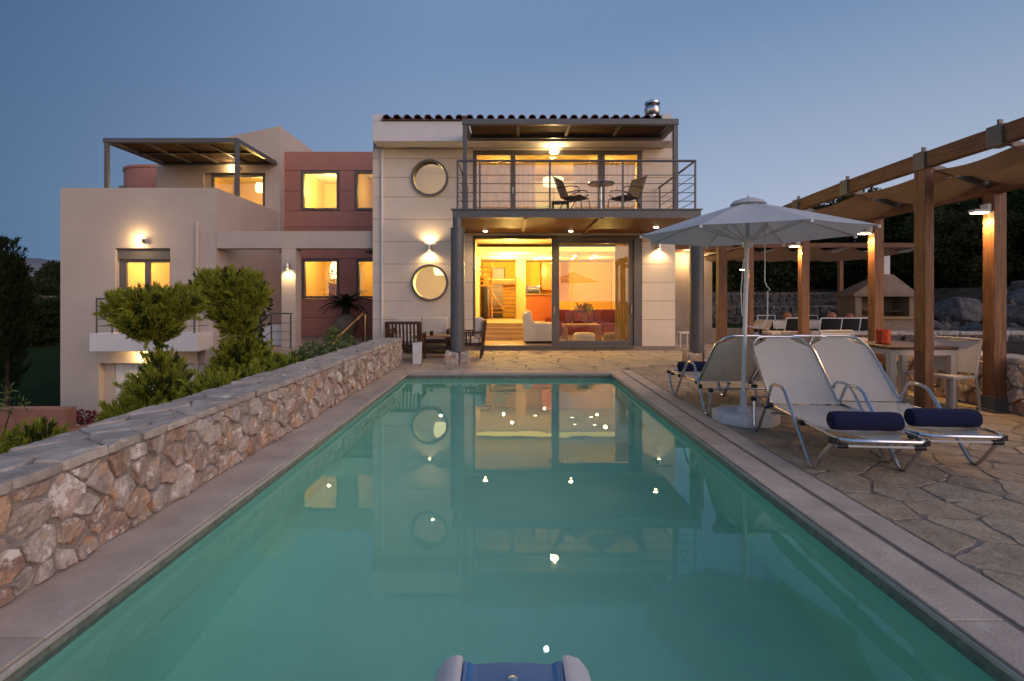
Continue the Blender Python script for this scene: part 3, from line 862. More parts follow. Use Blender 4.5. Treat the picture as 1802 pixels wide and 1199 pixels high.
room(-3.34, -1.20, 13.79, 17.4, 3.25, 5.60, wall='room_white')
# living room: dropped ceiling with a lit cove, raised kitchen level with steps, chimney breast wall
part(bx(-1.09, 4.11, 17.3, 20.89, 2.86, 2.95), 'dropped_ceiling', 'room_white')
part(bx(-1.09, 4.11, 17.40, 17.46, 2.97, 3.12), 'cove_light', 'cove')
part(bx(-1.09, 1.55, 15.9, 20.88, .117, .60), 'raised_floor', 'floor_in')
for k, (y, z) in enumerate(((15.3, .24), (15.5, .36), (15.7, .48))):
    part(bx(-1.09, 1.2, y, 15.895 - .0, .1165 + .0 if k == 0 else (.24, .36)[k - 1] + .001, z), 'step', 'floor_in')
part(bx(.26, .62, 19.3, 20.88, .6, 2.855), 'interior_wall', 'room')
part(bx(-1.08, .259, 20.82, 20.88, .6, 2.855), 'interior_wall', 'room_yellow')

# ------------------------------------------------------------------ left wing: block, tower, pink wing
YB = 13.7; BL, BR = -12.02, -7.855
mb = wall_grid(MB(), BL, BR, -2.8, 4.33, YB, YB + .26, [(-10.55, -9.08, .43, 2.715), (-10.99, -8.02, -2.8, -.367)])
part(mb, 'wall', 'cream', fix=True)
part(bx(BR - .25, BR, YB + .261, 22, -2.8, 4.33), 'wall', 'cream')
part(bx(BL, BL + .25, YB + .261, 22, -2.8, 4.33), 'wall', 'cream')
part(bx(BL + .251, BR - .251, YB + .262, 22, 3.2, 3.40), 'roof_terrace', 'porch')
room(-10.9, -8.7, YB + .27, 16.6, .43, 2.95, wall='room', floor='floor_in')
fr = bars(MB(), [(-10.46, -10.36, .43, 2.42), (-9.86, -9.72, .43, 2.42), (-9.18, -9.08, .43, 2.42)], YB + .14, YB + .20)
fr.box(-10.549, -9.081, YB + .08, YB + .24, 2.425, 2.714); fr.box(-10.549, -10.461, YB + .14, YB + .2, .43, 2.42)
for x0, x1 in ((-10.359, -9.861), (-9.719, -9.181)): fr.box(x0, x1, YB + .14, YB + .2, 2.34, 2.42).box(x0, x1, YB + .14, YB + .2, .43, .52)
w = part(fr, 'french_window', 'alu_dark', bevel=.004)
for x0, x1 in ((-10.358, -9.862), (-9.718, -9.182)): part(bx(x0, x1, YB + .166, YB + .174, .522, 2.338), 'pane', 'glass', w)
# garage door of upright boards
gd = part(bx(-10.72, -8.03, YB + .24, YB + .259, -2.6, -.37), 'garage_door', 'garage')
part(bx(-10.989, -10.721, YB + .2, YB + .255, -2.6, -.37), 'door_reveal', 'cream')
for i in range(11):
    x = -10.71 + i * .243
    part(bx(x, x + .228, YB + .222, YB + .2395, -2.58, -.40), 'board', 'garage', gd, bevel=.004)
# balcony with white upstand and its railing
part(bx(-10.67, -7.93, 13.0, YB - .002, .02, .475), 'balcony', 'white_wall', bevel=.008)
rl = part(MB().tube([(-10.55, YB - .02, 1.36), (-10.55, 13.08, 1.36), (-8.05, 13.08, 1.36), (-8.05, YB - .02, 1.36)], .022, 8), 'balcony_railing', 'steel')
for x in (-10.55, -10.15, -9.3, -8.5, -8.05): part(bx(x - .018, x + .018, 13.07, 13.09, .476, 1.35), 'post', 'steel', rl)
for z in (.66, .83, 1.0, 1.18): part(MB().tube([(-10.55, YB - .02, z), (-10.55, 13.08, z), (-8.05, 13.08, z), (-8.05, YB - .02, z)], .009, 6), 'rail_bar', 'steel', rl)
mb = MB(); mb.tube([(-8.33, YB - .05, 3.40), (-8.33, YB - .05, -2.4)], .045, 10)
for z in (-1.2, .0, 1.1, 2.2, 3.1): mb.box(-8.39, -8.27, YB - .06, YB - .001, z, z + .03)
part(mb, 'downpipe', 'cream')

# tower behind the roof terrace
YT = 17.4
mb = wall_grid(MB(), -12.0, -7.80, 3.0, 6.08, YT, YT + .25, [(-10.4, -8.3, 3.4, 5.65)])
part(mb, 'wall', 'cream', fix=True)
part(MB().prism([(-12.0, 6.081), (-7.80, 6.081), (-7.80, 7.24), (-9.55, 6.88), (-11.3, 6.42)], YT, YT + .25, 'y'), 'wall', 'cream')
part(bx(-8.05, -7.80, YT + .251, 22.5, 3.0, 7.24), 'wall', 'cream')
part(MB().prism([(-12.0, 6.05), (-8.051, 6.05), (-8.051, 7.14), (-9.55, 6.84), (-11.3, 6.38)], YT + .251, 22.5, 'y'), 'roof', 'cream')
part(bx(-12.0, -11.75, YT + .251, 22.5, 3.0, 6.045), 'wall', 'cream')
room(-11.2, -8.1, YT + .26, 20.6, 3.41, 6.0, wall='room')
mb = bars(MB(), [(-10.2, -10.10, 3.41, 5.52), (-9.42, -9.28, 3.41, 5.52), (-8.44, -8.31, 3.41, 5.52), (-10.2, -8.31, 5.521, 5.645)], YT + .1, YT + .17)
w = part(mb, 'terrace_door', 'alu_dark', bevel=.004)
for x0, x1 in ((-10.099, -9.421), (-9.279, -8.441)): part(bx(x0, x1, YT + .13, YT + .138, 3.41, 5.52), 'pane', 'glass', w)
part(bx(-10.399, -10.201, YT + .1, YT + .16, 3.41, 5.645), 'door_reveal', 'cream')
# rounded pink stair volume beside the tower
mb = MB(); mb.lathe([(1.5, 2.9), (1.5, 6.12)], (-13.2, 20.0, 0), 40); mb.lathe([(1.53, 6.125), (1.53, 6.22)], (-13.2, 20.0, 0), 40)
rv = part(mb, 'stair_drum', 'pink', smooth='auto')
part(bx(-14.3, -14.05, 18.72, 18.9, 4.9, 5.5), 'window', 'alu_dark', rv)

# pink wing
YP = 17.75; PX = [-7.81, -7.22, -5.90, -5.36, -4.04, -3.6]; PZ = [.06, 1.36, 2.74, 3.30, 3.85, 4.42, 5.10, 5.86, 6.47]
wins = [(-7.22, -5.90, 4.42, 5.80), (-5.36, -4.04, 4.42, 5.80), (-7.18, -5.90, 1.36, 2.74), (-5.30, -4.04, 1.36, 2.74)]
part(wall_grid(MB(), -7.80, -3.605, -.2, 6.44, YP + .05, YP + .3, wins), 'wall', 'joint', fix=True)
def ppanel(x0, x1, z0, z1): part(bx(x0 + .007, x1 - .007, YP, YP + .048, z0 + .007, z1 - .007), 'cladding_panel', 'pink', bevel=.003)
for z0, z1 in ((3.85, 4.41), (5.81, 6.47), (3.30, 3.85), (2.75, 3.30), (.06, .70), (.70, 1.35)): ppanel(-7.81, -3.6, z0, z1)
for x0, x1 in ((-7.81, -7.22), (-5.90, -5.36), (-4.04, -3.6)):
    for z0, z1 in ((4.41, 5.10), (5.10, 5.81)): ppanel(x0, x1, z0, z1)
for x0, x1 in ((-7.81, -7.18), (-5.90, -5.30), (-4.04, -3.6)):
    for z0, z1 in ((1.35, 2.05), (2.05, 2.75)): ppanel(x0, x1, z0, z1)
part(bx(-7.79, -3.61, YP + .301, 22, 6.2, 6.44), 'roof', 'pink')
room(-7.78, -3.62, YP + .31, 21.5, 3.4, 6.19, wall='room')
room(-7.78, -3.62, YP + .31, 21.5, .06, 3.35, wall='room')
part(bx(-5.66, -5.60, YP + .32, 21.49, 3.41, 6.18), 'interior_wall', 'room')
part(bx(-5.62, -5.56, YP + .32, 21.49, .07, 3.34), 'interior_wall', 'room')
for x0, x1, z0, z1 in wins:
    f = .09
    mb = bars(MB(), [(x0 + .01, x0 + f, z0 + .01, z1 - .01), (x1 - f, x1 - .01, z0 + .01, z1 - .01), (x0 + f + .001, x1 - f - .001, z1 - f, z1 - .01), (x0 + f + .001, x1 - f - .001, z0 + .01, z0 + f)], YP - .02, YP + .12)
    w = part(mb, 'window', 'alu_dark', bevel=.004)
    part(bx(x0 + f + .001, x1 - f - .001, YP + .05, YP + .058, z0 + f + .001, z1 - f - .001), 'pane', 'glass', w)
# entrance canopy beam on its pillar, porch floor and low parapet
part(bx(-7.85, -3.605, YB, YB + .37, 2.71, 3.17), 'canopy_beam', 'cream', bevel=.006)
part(bx(-6.10, -5.72, YB + .003, YB + .367, .06, 2.708), 'pillar', 'cream', bevel=.006)
part(bx(-7.85, -3.61, 13.2, 17.74, -2.6, .055), 'porch', 'porch')
part(bx(-7.3, -3.61, 12.75, 13.195, -2.6, -.09), 'porch', 'porch')
part(bx(-7.85, -6.105, 14.4, 14.6, .056, .62), 'parapet', 'white_wall', bevel=.006)
# right hand annex, set back
part(bx(4.9, 6.75, 17.0, 20, 0, 2.9), 'annex_wall', 'cream')
part(bx(4.385, 4.895, 16.6, 17.4, 0, 2.15), 'annex_wall', 'planter')
part(bx(4.385, 4.895, 17.41, 17.5, 2.15, 2.9), 'annex_wall', 'leaf_olive')
part(bx(4.385, 7.0, 16.0, 20, 2.905, 3.1), 'annex_roof', 'wood_x')
part(bx(4.9, 7.4, 15.6, 15.9, 0, .45), 'bench_wall', 'porch')

# brass handrail down the side steps and the railing at the entrance steps
def handrail(label, path, posts, m='brass'):
    t = thing('handrail', label, 'handrail', path[-1][:2] + (0,))
    MB().tube(path, .022, 8).build('rail', m, t, world=True)
    for (x, y, z0, z1) in posts: MB().tube([(x, y, z0), (x, y, z1)], .016, 6).build('post', m, t, world=True)
    return t
handrail('warm metal handrail sloping down beside the end of the stone wall', [(-3.60, 12.6, .30), (-3.52, 12.3, 1.0), (-3.74, 11.0, .48), (-3.80, 10.6, .22)], [(-3.47, 12.32, -.1, .98), (-3.74, 11.0, -.5, .48)])
t = thing('stair_railing', 'grey stair railing beside the cream entrance pillar', 'railing', (-6.1, 13.2, 0))
MB().tube([(-5.62, 13.25, .98), (-6.16, 13.25, .98), (-6.75, 13.0, .50)], .022, 8).build('rail', 'steel', t, world=True)
for x, z in ((-5.66, .95), (-6.16, .95)): MB().box(x - .018, x + .018, 13.24, 13.26, .056, z).build('post', 'steel', t, world=True)
for dz in (.22, .44, .66): MB().tube([(-5.66, 13.25, .95 - dz), (-6.16, 13.25, .95 - dz), (-6.75, 13.0, .47 - dz)], .009, 6).build('rail_bar', 'steel', t, world=True)

# ------------------------------------------------------------------ steel pergolas with reed
def reed_pergola(name, label, x0, x1, y0, y1, z, zf, post_xy, bays, rows):
    t = thing(name, label, 'pergola', (x0, y0, zf))
    b = .12
    for x0_, x1_, y0_, y1_ in ((x0, x1, y0, y0 + b), (x0, x1, y1 - b, y1), (x0, x0 + b, y0 + b + .001, y1 - b - .001), (x1 - b, x1, y0 + b + .001, y1 - b - .001)):
        MB().box(x0_, x1_, y0_, y1_, z - .13, z).build('beam', 'steel', t, world=True, bevel=.004)
    for x, y in post_xy: MB().box(x, x + .1, y, y + .1, zf, z - .131).build('post', 'steel', t, world=True, bevel=.004)
    dxb = (x1 - x0 - 2 * b) / bays; dyb = (y1 - y0 - 2 * b) / rows
    for i in range(1, bays):
        x = x0 + b + dxb * i
        MB().box(x - .035, x + .035, y0 + b + .002, y1 - b - .002, z - .10, z - .01).build('joist', 'steel', t, world=True)
    for i in range(bays):
        for j in range(rows):
            ya = y0 + b + dyb * j
            MB().box(x0 + b + dxb * i + .04, x0 + b + dxb * (i + 1) - .04, ya + .01, ya + dyb - .01, z - .05, z - .02).build('reed_panel', 'reed', t, world=True)
            if j: MB().box(x0 + b + dxb * i + .04, x0 + b + dxb * (i + 1) - .04, ya - .03, ya + .03, z - .10, z - .052).build('joist', 'steel', t, world=True)
    return t
reed_pergola('reed_pergola', 'grey steel pergola with reed roof over the upper left roof terrace', -11.80, -7.88, 14.85, 17.38, 6.03, 3.40,
             [(-11.78, 14.87), (-7.98, 14.87)], 4, 2)
reed_pergola('reed_pergola', 'grey steel canopy with reed roof above the balcony', -1.08, 3.90, 11.75, 12.88, 5.50, 3.25,
             [(-1.07, 11.77), (3.79, 11.77)], 4, 1)
# ------------------------------------------------------------------ lamps that the photograph shows lit
WARM = (1.0, .66, .30)
def sconce(label, x, y, z, up, watts):
    t = thing('wall_lamp', label, 'wall lamp', (x, y, z), group='lit wall lamps')
    MB().lathe([(.055, -.075), (.055, .075), (.048, .075), (.048, -.075), (.055, -.075)], (0, -.09, 0), 16, cap=False).build('lamp_shade', 'inox', t, smooth='auto')
    MB().box(-.03, .03, -.045, -.002, -.03, .03).build('bracket', 'inox', t)
    MB().lathe([(.046, -.066), (.046, -.060)], (0, -.09, 0), 14).build('bulb', 'bulb', t)
    if up: MB().lathe([(.046, .060), (.046, .066)], (0, -.09, 0), 14).build('bulb', 'bulb', t)
    for s in ((-1, 1) if up else (-1,)):
        lamp('lamp_light', (0, -.09, s * .10), watts, WARM, .03, t, spot=150, blend=.7, rot=(0, 0, 0) if s < 0 else (R(180), 0, 0))
    return t
sconce('up and down wall lamp above the lower round window', -2.09, 13.5, 2.70, True, 32)
sconce('downward wall lamp on the cream strip right of the glass door', 3.93, 13.5, 2.74, False, 32)
sconce('downward wall lamp at the top of the entrance pillar', -5.90, 13.703, 2.22, False, 32)

def bulkhead(label, x, y, z, watts, w=.16):
    t = thing('wall_lamp', label, 'wall lamp', (x, y, z), group='lit wall lamps')
    MB().box(-w * .75, w * .75, -.03, -.002, -.05, .05).build('bracket', 'steel', t, bevel=.006)
    MB().box(-w / 2, w / 2, -.11, -.031, -.045, .045).build('bulb', 'bulb', t, bevel=.02)
    MB().box(w * .5 + .002, w * .8, -.115, -.031, -.05, .05).build('lamp_shade', 'steel', t)
    lamp('lamp_light', (0, -.17, .0), watts, WARM, .05, t)
bulkhead('box wall lamp above the french window of the left block', -9.88, 13.7, 2.90, 18)
bulkhead('box wall lamp above the white garage door', -9.80, 13.7, -.16, 18)
bulkhead('box wall lamp above the roof terrace door', -9.40, 17.4, 5.78, 14)
bulkhead('box wall lamp above the balcony doors', 1.18, 13.44, 5.20, 26, w=.2)

for lb, x, y in (('recessed soffit spot nearest the stone based column at the house corner', -.60, 12.95), ('recessed soffit spot above the middle of the open sliding door', 1.56, 12.95), ('recessed soffit spot at the umbrella end of the balcony', 3.52, 12.25)):
    t = thing('soffit_spot', lb, 'spotlight', (x, y, 3.085), group='spotlights under the balcony')
    MB().lathe([(.085, -.012), (.085, 0), (.06, 0), (.06, -.012), (.085, -.012)], (0, 0, 0), 18, cap=False).build('ring', 'inox', t)
    MB().lathe([(.058, -.016), (.03, -.03), (.001, -.034)], (0, 0, 0), 14).build('bulb', 'bulb', t)
    lamp('lamp_light', (0, 0, -.10), 40, WARM, .03, t, spot=150, blend=.9)

def post_lamp(label, x, y, z, watts=20):
    """a flat white downlight on the pool side of a timber post"""
    t = thing('post_lamp', label, 'lamp', (x, y, z), group='downlights on the timber posts')
    MB().box(-.20, -.004, -.05, .05, .0, .035).build('lamp_shade', 'white_paint', t, bevel=.008)
    MB().box(-.05, -.004, -.05, .05, .036, .10).build('bracket', 'white_paint', t)
    MB().box(-.185, -.03, -.04, .04, -.008, -.001).build('bulb', 'bulb', t)
    lamp('lamp_light', (-.09, 0, -.05), watts, (1, .58, .20), .03, t, spot=160, blend=.8)
post_lamp('downlight on the big right hand timber post with the steel shoe', 5.785, 6.175, 2.40, 85)
post_lamp('downlight on the timber post just past the umbrella tip', 5.785, 8.175, 2.40, 85)
post_lamp('downlight on the timber post standing before the dining table', 5.785, 10.175, 2.40, 70)

# moon, above the frame; only its mirror image in the pool shows
b = bmesh.new(); bmesh.ops.create_uvsphere(b, u_segments=16, v_segments=10, radius=7.5)
me = bpy.data.meshes.new('moon'); b.to_mesh(me); b.free()
o = link_mesh('moon', me, 'moon'); o.location = (100, 1370, 935); tag(o, 'small bright moon high over the house mirrored in the pool', 'moon')

# ------------------------------------------------------------------ inside the villa
def pendant(label, x, y, z, r, top):
    t = thing('pendant_lamp', label, 'pendant lamp', (x, y, z))
    MB().lathe([(r * .8, -r), (r, -r * .4), (r, r * .5), (r * .75, r)], (0, 0, 0), 18).build('lamp_shade', 'bulb_soft', t, smooth='auto')
    MB().tube([(0, 0, r), (0, 0, top - z)], .008, 5).build('cord', 'black', t)
pendant('glowing drum pendant inside the roof terrace room', -9.10, 18.7, 5.42, .17, 6.0)
pendant('bright globe pendant behind the lower round window', -2.0, 14.9, 2.25, .20, 2.95)
for l_, w_ in (((-9.1, 18.7, 5.0), 38), ((-10.0, 15.2, 2.6), 30), ((-6.9, 19.6, 5.6), 60), ((-4.6, 19.6, 5.4), 9), ((-6.6, 19.6, 2.9), 34), ((-4.4, 20.2, 2.8), 16),
               ((-2.0, 14.9, 1.85), 26), ((-2.3, 15.4, 5.1), 9), ((.1, 16.7, 2.5), 34), ((2.9, 15.4, 2.3), 11), ((-.2, 18.6, 2.65), 28), ((1.3, 18.9, 2.5), 18), ((3.2, 18.6, 2.65), 6),
               ((1.3, 15.1, 4.4), 16), ((3.0, 16.2, 5.3), 30), ((-.2, 16.2, 5.3), 26)):
    lamp('room_light', l_, w_ * (10.0 if -1 < l_[0] < 4 and l_[2] < 3 else 4.5), (1.0, .63, .17), .035)  # unseen point lamps behind the lit windows; most have no modelled fixture
lamp('room_light', (5.8, 16.6, 2.7), 40, WARM, .035)

# staircase in the living room
t = thing('staircase', 'open tread timber staircase at the back of the living room', 'staircase', (-.2, 19.6, .6))
for k in range(9):
    MB().box(-.74, .24, 19.75 - .10 * k + .0, 20.0 - .10 * k, .80 + .155 * k, .855 + .155 * k).build('tread', 'oak', t, world=True)
for k in range(5):
    MB().box(-1.06, -.55, 18.0 + .1 * k, 18.22 + .1 * k, 2.15 + .17 * k - .35, 2.19 + .17 * k - .35).build('tread', 'oak', t, world=True)
MB().box(-.76, -.742, 18.95, 20.0, .65, 2.35).box(.242, .258, 19.0, 19.28, .65, 2.2).build('stringer', 'oak', t, world=True)
MB().tube([(-.60, 18.0, .62), (-.60, 18.0, 2.7)], .022, 6).tube([(-.60, 17.95, 1.55), (-.2, 18.3, .98)], .02, 6).build('handrail', 'oak', t, world=True)
MB().box(-.70, .20, 20.2, 20.23, 1.98, 2.15).build('landing', 'oak', t, world=True)
t = tag(bx(-1.05, -.25, 20.3, 20.34, .62, 1.9).build('wall_panel', 'slate_panel'), 'blue grey panel behind the staircase', 'wall panel')
mb = MB(); mb.box(-.70, -.16, 20.55, 20.6, 1.95, 2.62)
t = thing('picture_frame', 'dark framed blue grey picture above the staircase', 'picture', (-.43, 20.6, 1.95))
mb.build('frame', 'teak', t, world=True); bx(-.65, -.21, 20.53, 20.549, 2.0, 2.57).build('canvas', 'slate_panel', t, world=True)
# kitchen
t = thing('kitchen_counter', 'orange timber kitchen counter behind the white armchair', 'kitchen counter', (1.0, 17.5, .6))
bx(.58, 1.54, 17.3, 17.9, .605, 1.48).build('cabinet', 'orange_wood', t, world=True, bevel=.01)
bx(.56, 1.56, 17.27, 17.93, 1.481, 1.53).build('worktop', 'oak', t, world=True)
t = thing('oven', 'steel oven with dark window in the ochre kitchen wall', 'oven', (.9, 20.0, 1.6))
bx(.66, 1.22, 19.9, 20.4, 1.42, 1.86).build('body', 'inox', t, world=True, bevel=.01); bx(.72, 1.16, 19.88, 19.899, 1.5, 1.68).build('oven_window', 'black', t, world=True)
MB().tube([(.72, 19.86, 1.75), (1.16, 19.86, 1.75)], .014, 6).build('handle', 'chrome', t, world=True)
tag(bx(1.26, 2.0, 19.9, 20.5, 1.7, 2.8).build('wall_cabinet', 'orange_wood', bevel=.01), 'tall orange timber wall cabinet in the kitchen', 'cabinet')
tag(bx(.625, 4.1, 20.5, 20.56, .2, 2.84).build('kitchen_back_panel', 'room_yellow'), 'ochre painted back wall panel of the kitchen', 'wall panel')
for i, (x, y) in enumerate(((1.0, 19.3), (1.7, 19.5), (2.3, 17.9), (3.0, 17.9), (2.35, 19.0), (3.05, 19.0))):
    t = thing('ceiling_spot', ['kitchen ceiling spot above the oven', 'kitchen ceiling spot above the orange cabinet', 'ceiling spot at the front left over the burgundy sofa', 'ceiling spot at the front right over the burgundy sofa', 'ceiling spot at the rear left behind the sofa', 'ceiling spot at the rear right behind the sofa'][i], 'ceiling spot', (x, y, 2.858), group='ceiling spots in the living room')
    MB().lathe([(.05, -.012), (.05, -.001)], (0, 0, 0), 12).build('bulb', 'bulb', t)
# white armchair, facing right
def armchair():
    t = thing('armchair', 'white leather armchair just inside the open door', 'armchair', (.85, 14.65, .116))
    MB().prism([(-.44, .06), (.42, .06), (.42, .50), (.30, .56), (-.12, .56), (-.20, .66), (-.24, .82), (-.32, .88), (-.42, .86), (-.47, .74), (-.45, .3)], -.44, -.27, 'y').build('arm', 'armchair', t, bevel=.03, smooth='auto')
    MB().prism([(-.44, .06), (.42, .06), (.42, .50), (.30, .56), (-.12, .56), (-.20, .66), (-.24, .82), (-.32, .88), (-.42, .86), (-.47, .74), (-.45, .3)], .27, .44, 'y').build('arm', 'armchair', t, bevel=.03, smooth='auto')
    MB().box(-.18, .44, -.265, .265, .10, .44).build('seat', 'armchair', t, bevel=.04, smooth='auto')
    MB().prism([(-.40, .10), (-.19, .10), (-.22, .86), (-.34, .92), (-.42, .86)], -.265, .265, 'y').build('backrest', 'armchair', t, bevel=.03, smooth='auto')
    MB().box(-.40, .40, -.40, .40, 0, .058).build('base', 'black', t)
armchair()
t = thing('sofa', 'long burgundy sofa in the middle of the living room', 'sofa', (2.4, 17.2, .116))
MB().box(-1.0, 1.25, -.4, .4, .05, .42).build('seat', 'sofa', t, bevel=.04, smooth='auto')
for k in range(3): MB().box(-1.0 + .75 * k + .01, -1.0 + .75 * (k + 1) - .01, .12, .42, .425, .88).build('back_cushion', 'sofa', t, bevel=.06, smooth='auto')
for x in (-1.2, 1.255): MB().box(x, x + .195, -.42, .42, .05, .62).build('arm', 'sofa', t, bevel=.04, smooth='auto')
t = thing('coffee_table', 'square oak coffee table in front of the burgundy sofa', 'coffee table', (2.2, 15.6, .116))
MB().box(-.55, .55, -.4, .4, .40, .47).build('table_top', 'oak', t, bevel=.01)
for x in (-.55, .45):
    for y in (-.4, .3): MB().box(x, x + .1, y, y + .1, 0, .398).build('leg', 'oak', t)
for lb, x in (('cream round pouf nearest the armchair by the glass', 2.12), ('tan round pouf nearest the right door jamb', 2.98)):
    t = MB().lathe([(.28, 0), (.31, .05), (.31, .22), (.26, .28), (.02, .29)], (0, 0, 0), 24).build('pouf', 'armchair' if x < 2.5 else 'shade', smooth='auto')
    t.location = (x, 14.45, .116); tag(t, lb, 'pouf', 'poufs by the coffee table')
def bouquet(label, x, y, z, s, mats, n, vase):
    t = thing('flower_vase', label, 'flower vase', (x, y, z))
    MB().lathe([(.05 * s, 0), (.07 * s, .02), (.06 * s, .16 * s), (.08 * s, .26 * s)], (0, 0, 0), 14).build('vase', vase, t, smooth='auto')
    rg = random.Random(3)
    for mname in mats:
        m_ = MB()
        for _ in range(n):
            a, r_, h = rg.uniform(0, 6.28), rg.uniform(0, .26) * s, rg.uniform(.3, .58) * s
            c = Vector((r_ * math.cos(a), r_ * math.sin(a), h))
            for _k in range(7):
                d = Vector((rg.gauss(0, 1), rg.gauss(0, 1), rg.gauss(0, 1))).normalized() * .05 * s; e = d.cross(Vector((0, 0, 1))).normalized() * .03 * s
                m_.add([c, c + d + e, c + d * 1.6, c + d - e], [(0, 1, 2, 3)])
        tag(m_.build('foliage' if mname.startswith('leaf') else 'flowers', mname, t, recalc=False), kind='stuff')
bouquet('glass vase of pink and cream flowers on the oak coffee table', 2.3, 15.55, .587, 1.05, ['leaf_fresh', 'pink_flower', 'cream_flower'], 20, 'glass_soft')
# curtains
def curtain(name, label, x0, x1, y, z0, z1, m, waves=9, amp=.014):
    o = MB().grid(int(waves * 8), 1, lambda u, v: (x0 + (x1 - x0) * u, y + amp * math.sin(u * waves * 6.283), z0 + (z1 - z0) * v)).build(name, m, smooth=True, recalc=False)
    return tag(o, label, 'curtain')
curtain('curtain', 'sheer pinkish curtain behind the left balcony door', -.88, .72, 13.95, 3.26, 5.08, 'curtain', 12)
curtain('curtain', 'sheer pinkish curtain behind the right balcony door', 1.75, 3.44, 13.95, 3.26, 5.08, 'curtain', 12)
curtain('curtain', 'ochre curtain gathered at the right of the living room glass', 2.9, 3.28, 14.0, .13, 2.9, 'curtain_warm', 5)
curtain('curtain', 'brown curtain at the right side of the french window', -9.36, -9.1, 14.1, .45, 2.5, 'curtain_warm', 4)
t = thing('bed', 'bed with pale blue headboard behind the balcony doors', 'bed', (1.4, 16.2, 3.25))
bx(.85, 2.3, 16.9, 17.0, 3.26, 4.45).build('headboard', 'bedding', t, world=True, bevel=.02); bx(.9, 2.25, 15.6, 16.89, 3.30, 3.8).build('mattress', 'bedding', t, world=True, bevel=.05)
t = thing('lamp', 'glowing wide lampshade behind the balcony doors', 'lamp', (1.3, 15.1, 3.25))
MB().lathe([(.30, 1.46), (.30, 1.66)], (0, 0, 0), 22, cap=False).build('lamp_shade', 'bulb_soft', t, smooth=True); MB().tube([(0, 0, 0), (0, 0, 1.6)], .015, 6).lathe([(.15, 0), (.15, .03)], (0, 0, 0), 16).build('stem', 'inox', t)
t = thing('floor_vase', 'orange vase with a leafy plant inside the lower pink wing window', 'vase', (-6.35, 18.5, .06))
MB().lathe([(.1, 1.15), (.17, 1.2), (.15, 1.75), (.17, 1.82)], (0, 0, 0), 16).build('vase', 'candle', t, smooth='auto'); bx(-.25, .25, -.2, .2, 0, 1.148).build('stand', 'oak', t)
rg = random.Random(9); m_ = MB()
for _ in range(60):
    a, r_ = rg.uniform(0, 6.28), rg.uniform(.05, .4); c = Vector((.15 + r_ * math.cos(a), r_ * math.sin(a) * .5, 1.9 + rg.uniform(-.3, .5) - r_ * .3))
    d = Vector((math.cos(a), math.sin(a), .4)) * .14; e = Vector((-math.sin(a), math.cos(a), .2)) * .03
    m_.add([c, c + d + e, c + d * 2, c + d - e], [(0, 1, 2, 3)])
tag(m_.build('foliage', 'leaf_dark', t, recalc=False), kind='stuff')
t = thing('lamp', 'tall glowing lamp inside the lower pink wing window', 'lamp', (-6.5, 19.0, .06))
MB().lathe([(.10, 2.05), (.16, 2.2), (.14, 2.55), (.06, 2.7)], (0, 0, 0), 14).build('lamp_shade', 'bulb_soft', t, smooth='auto'); MB().tube([(0, 0, 0), (0, 0, 2.1)], .02, 6).build('stem', 'black', t)
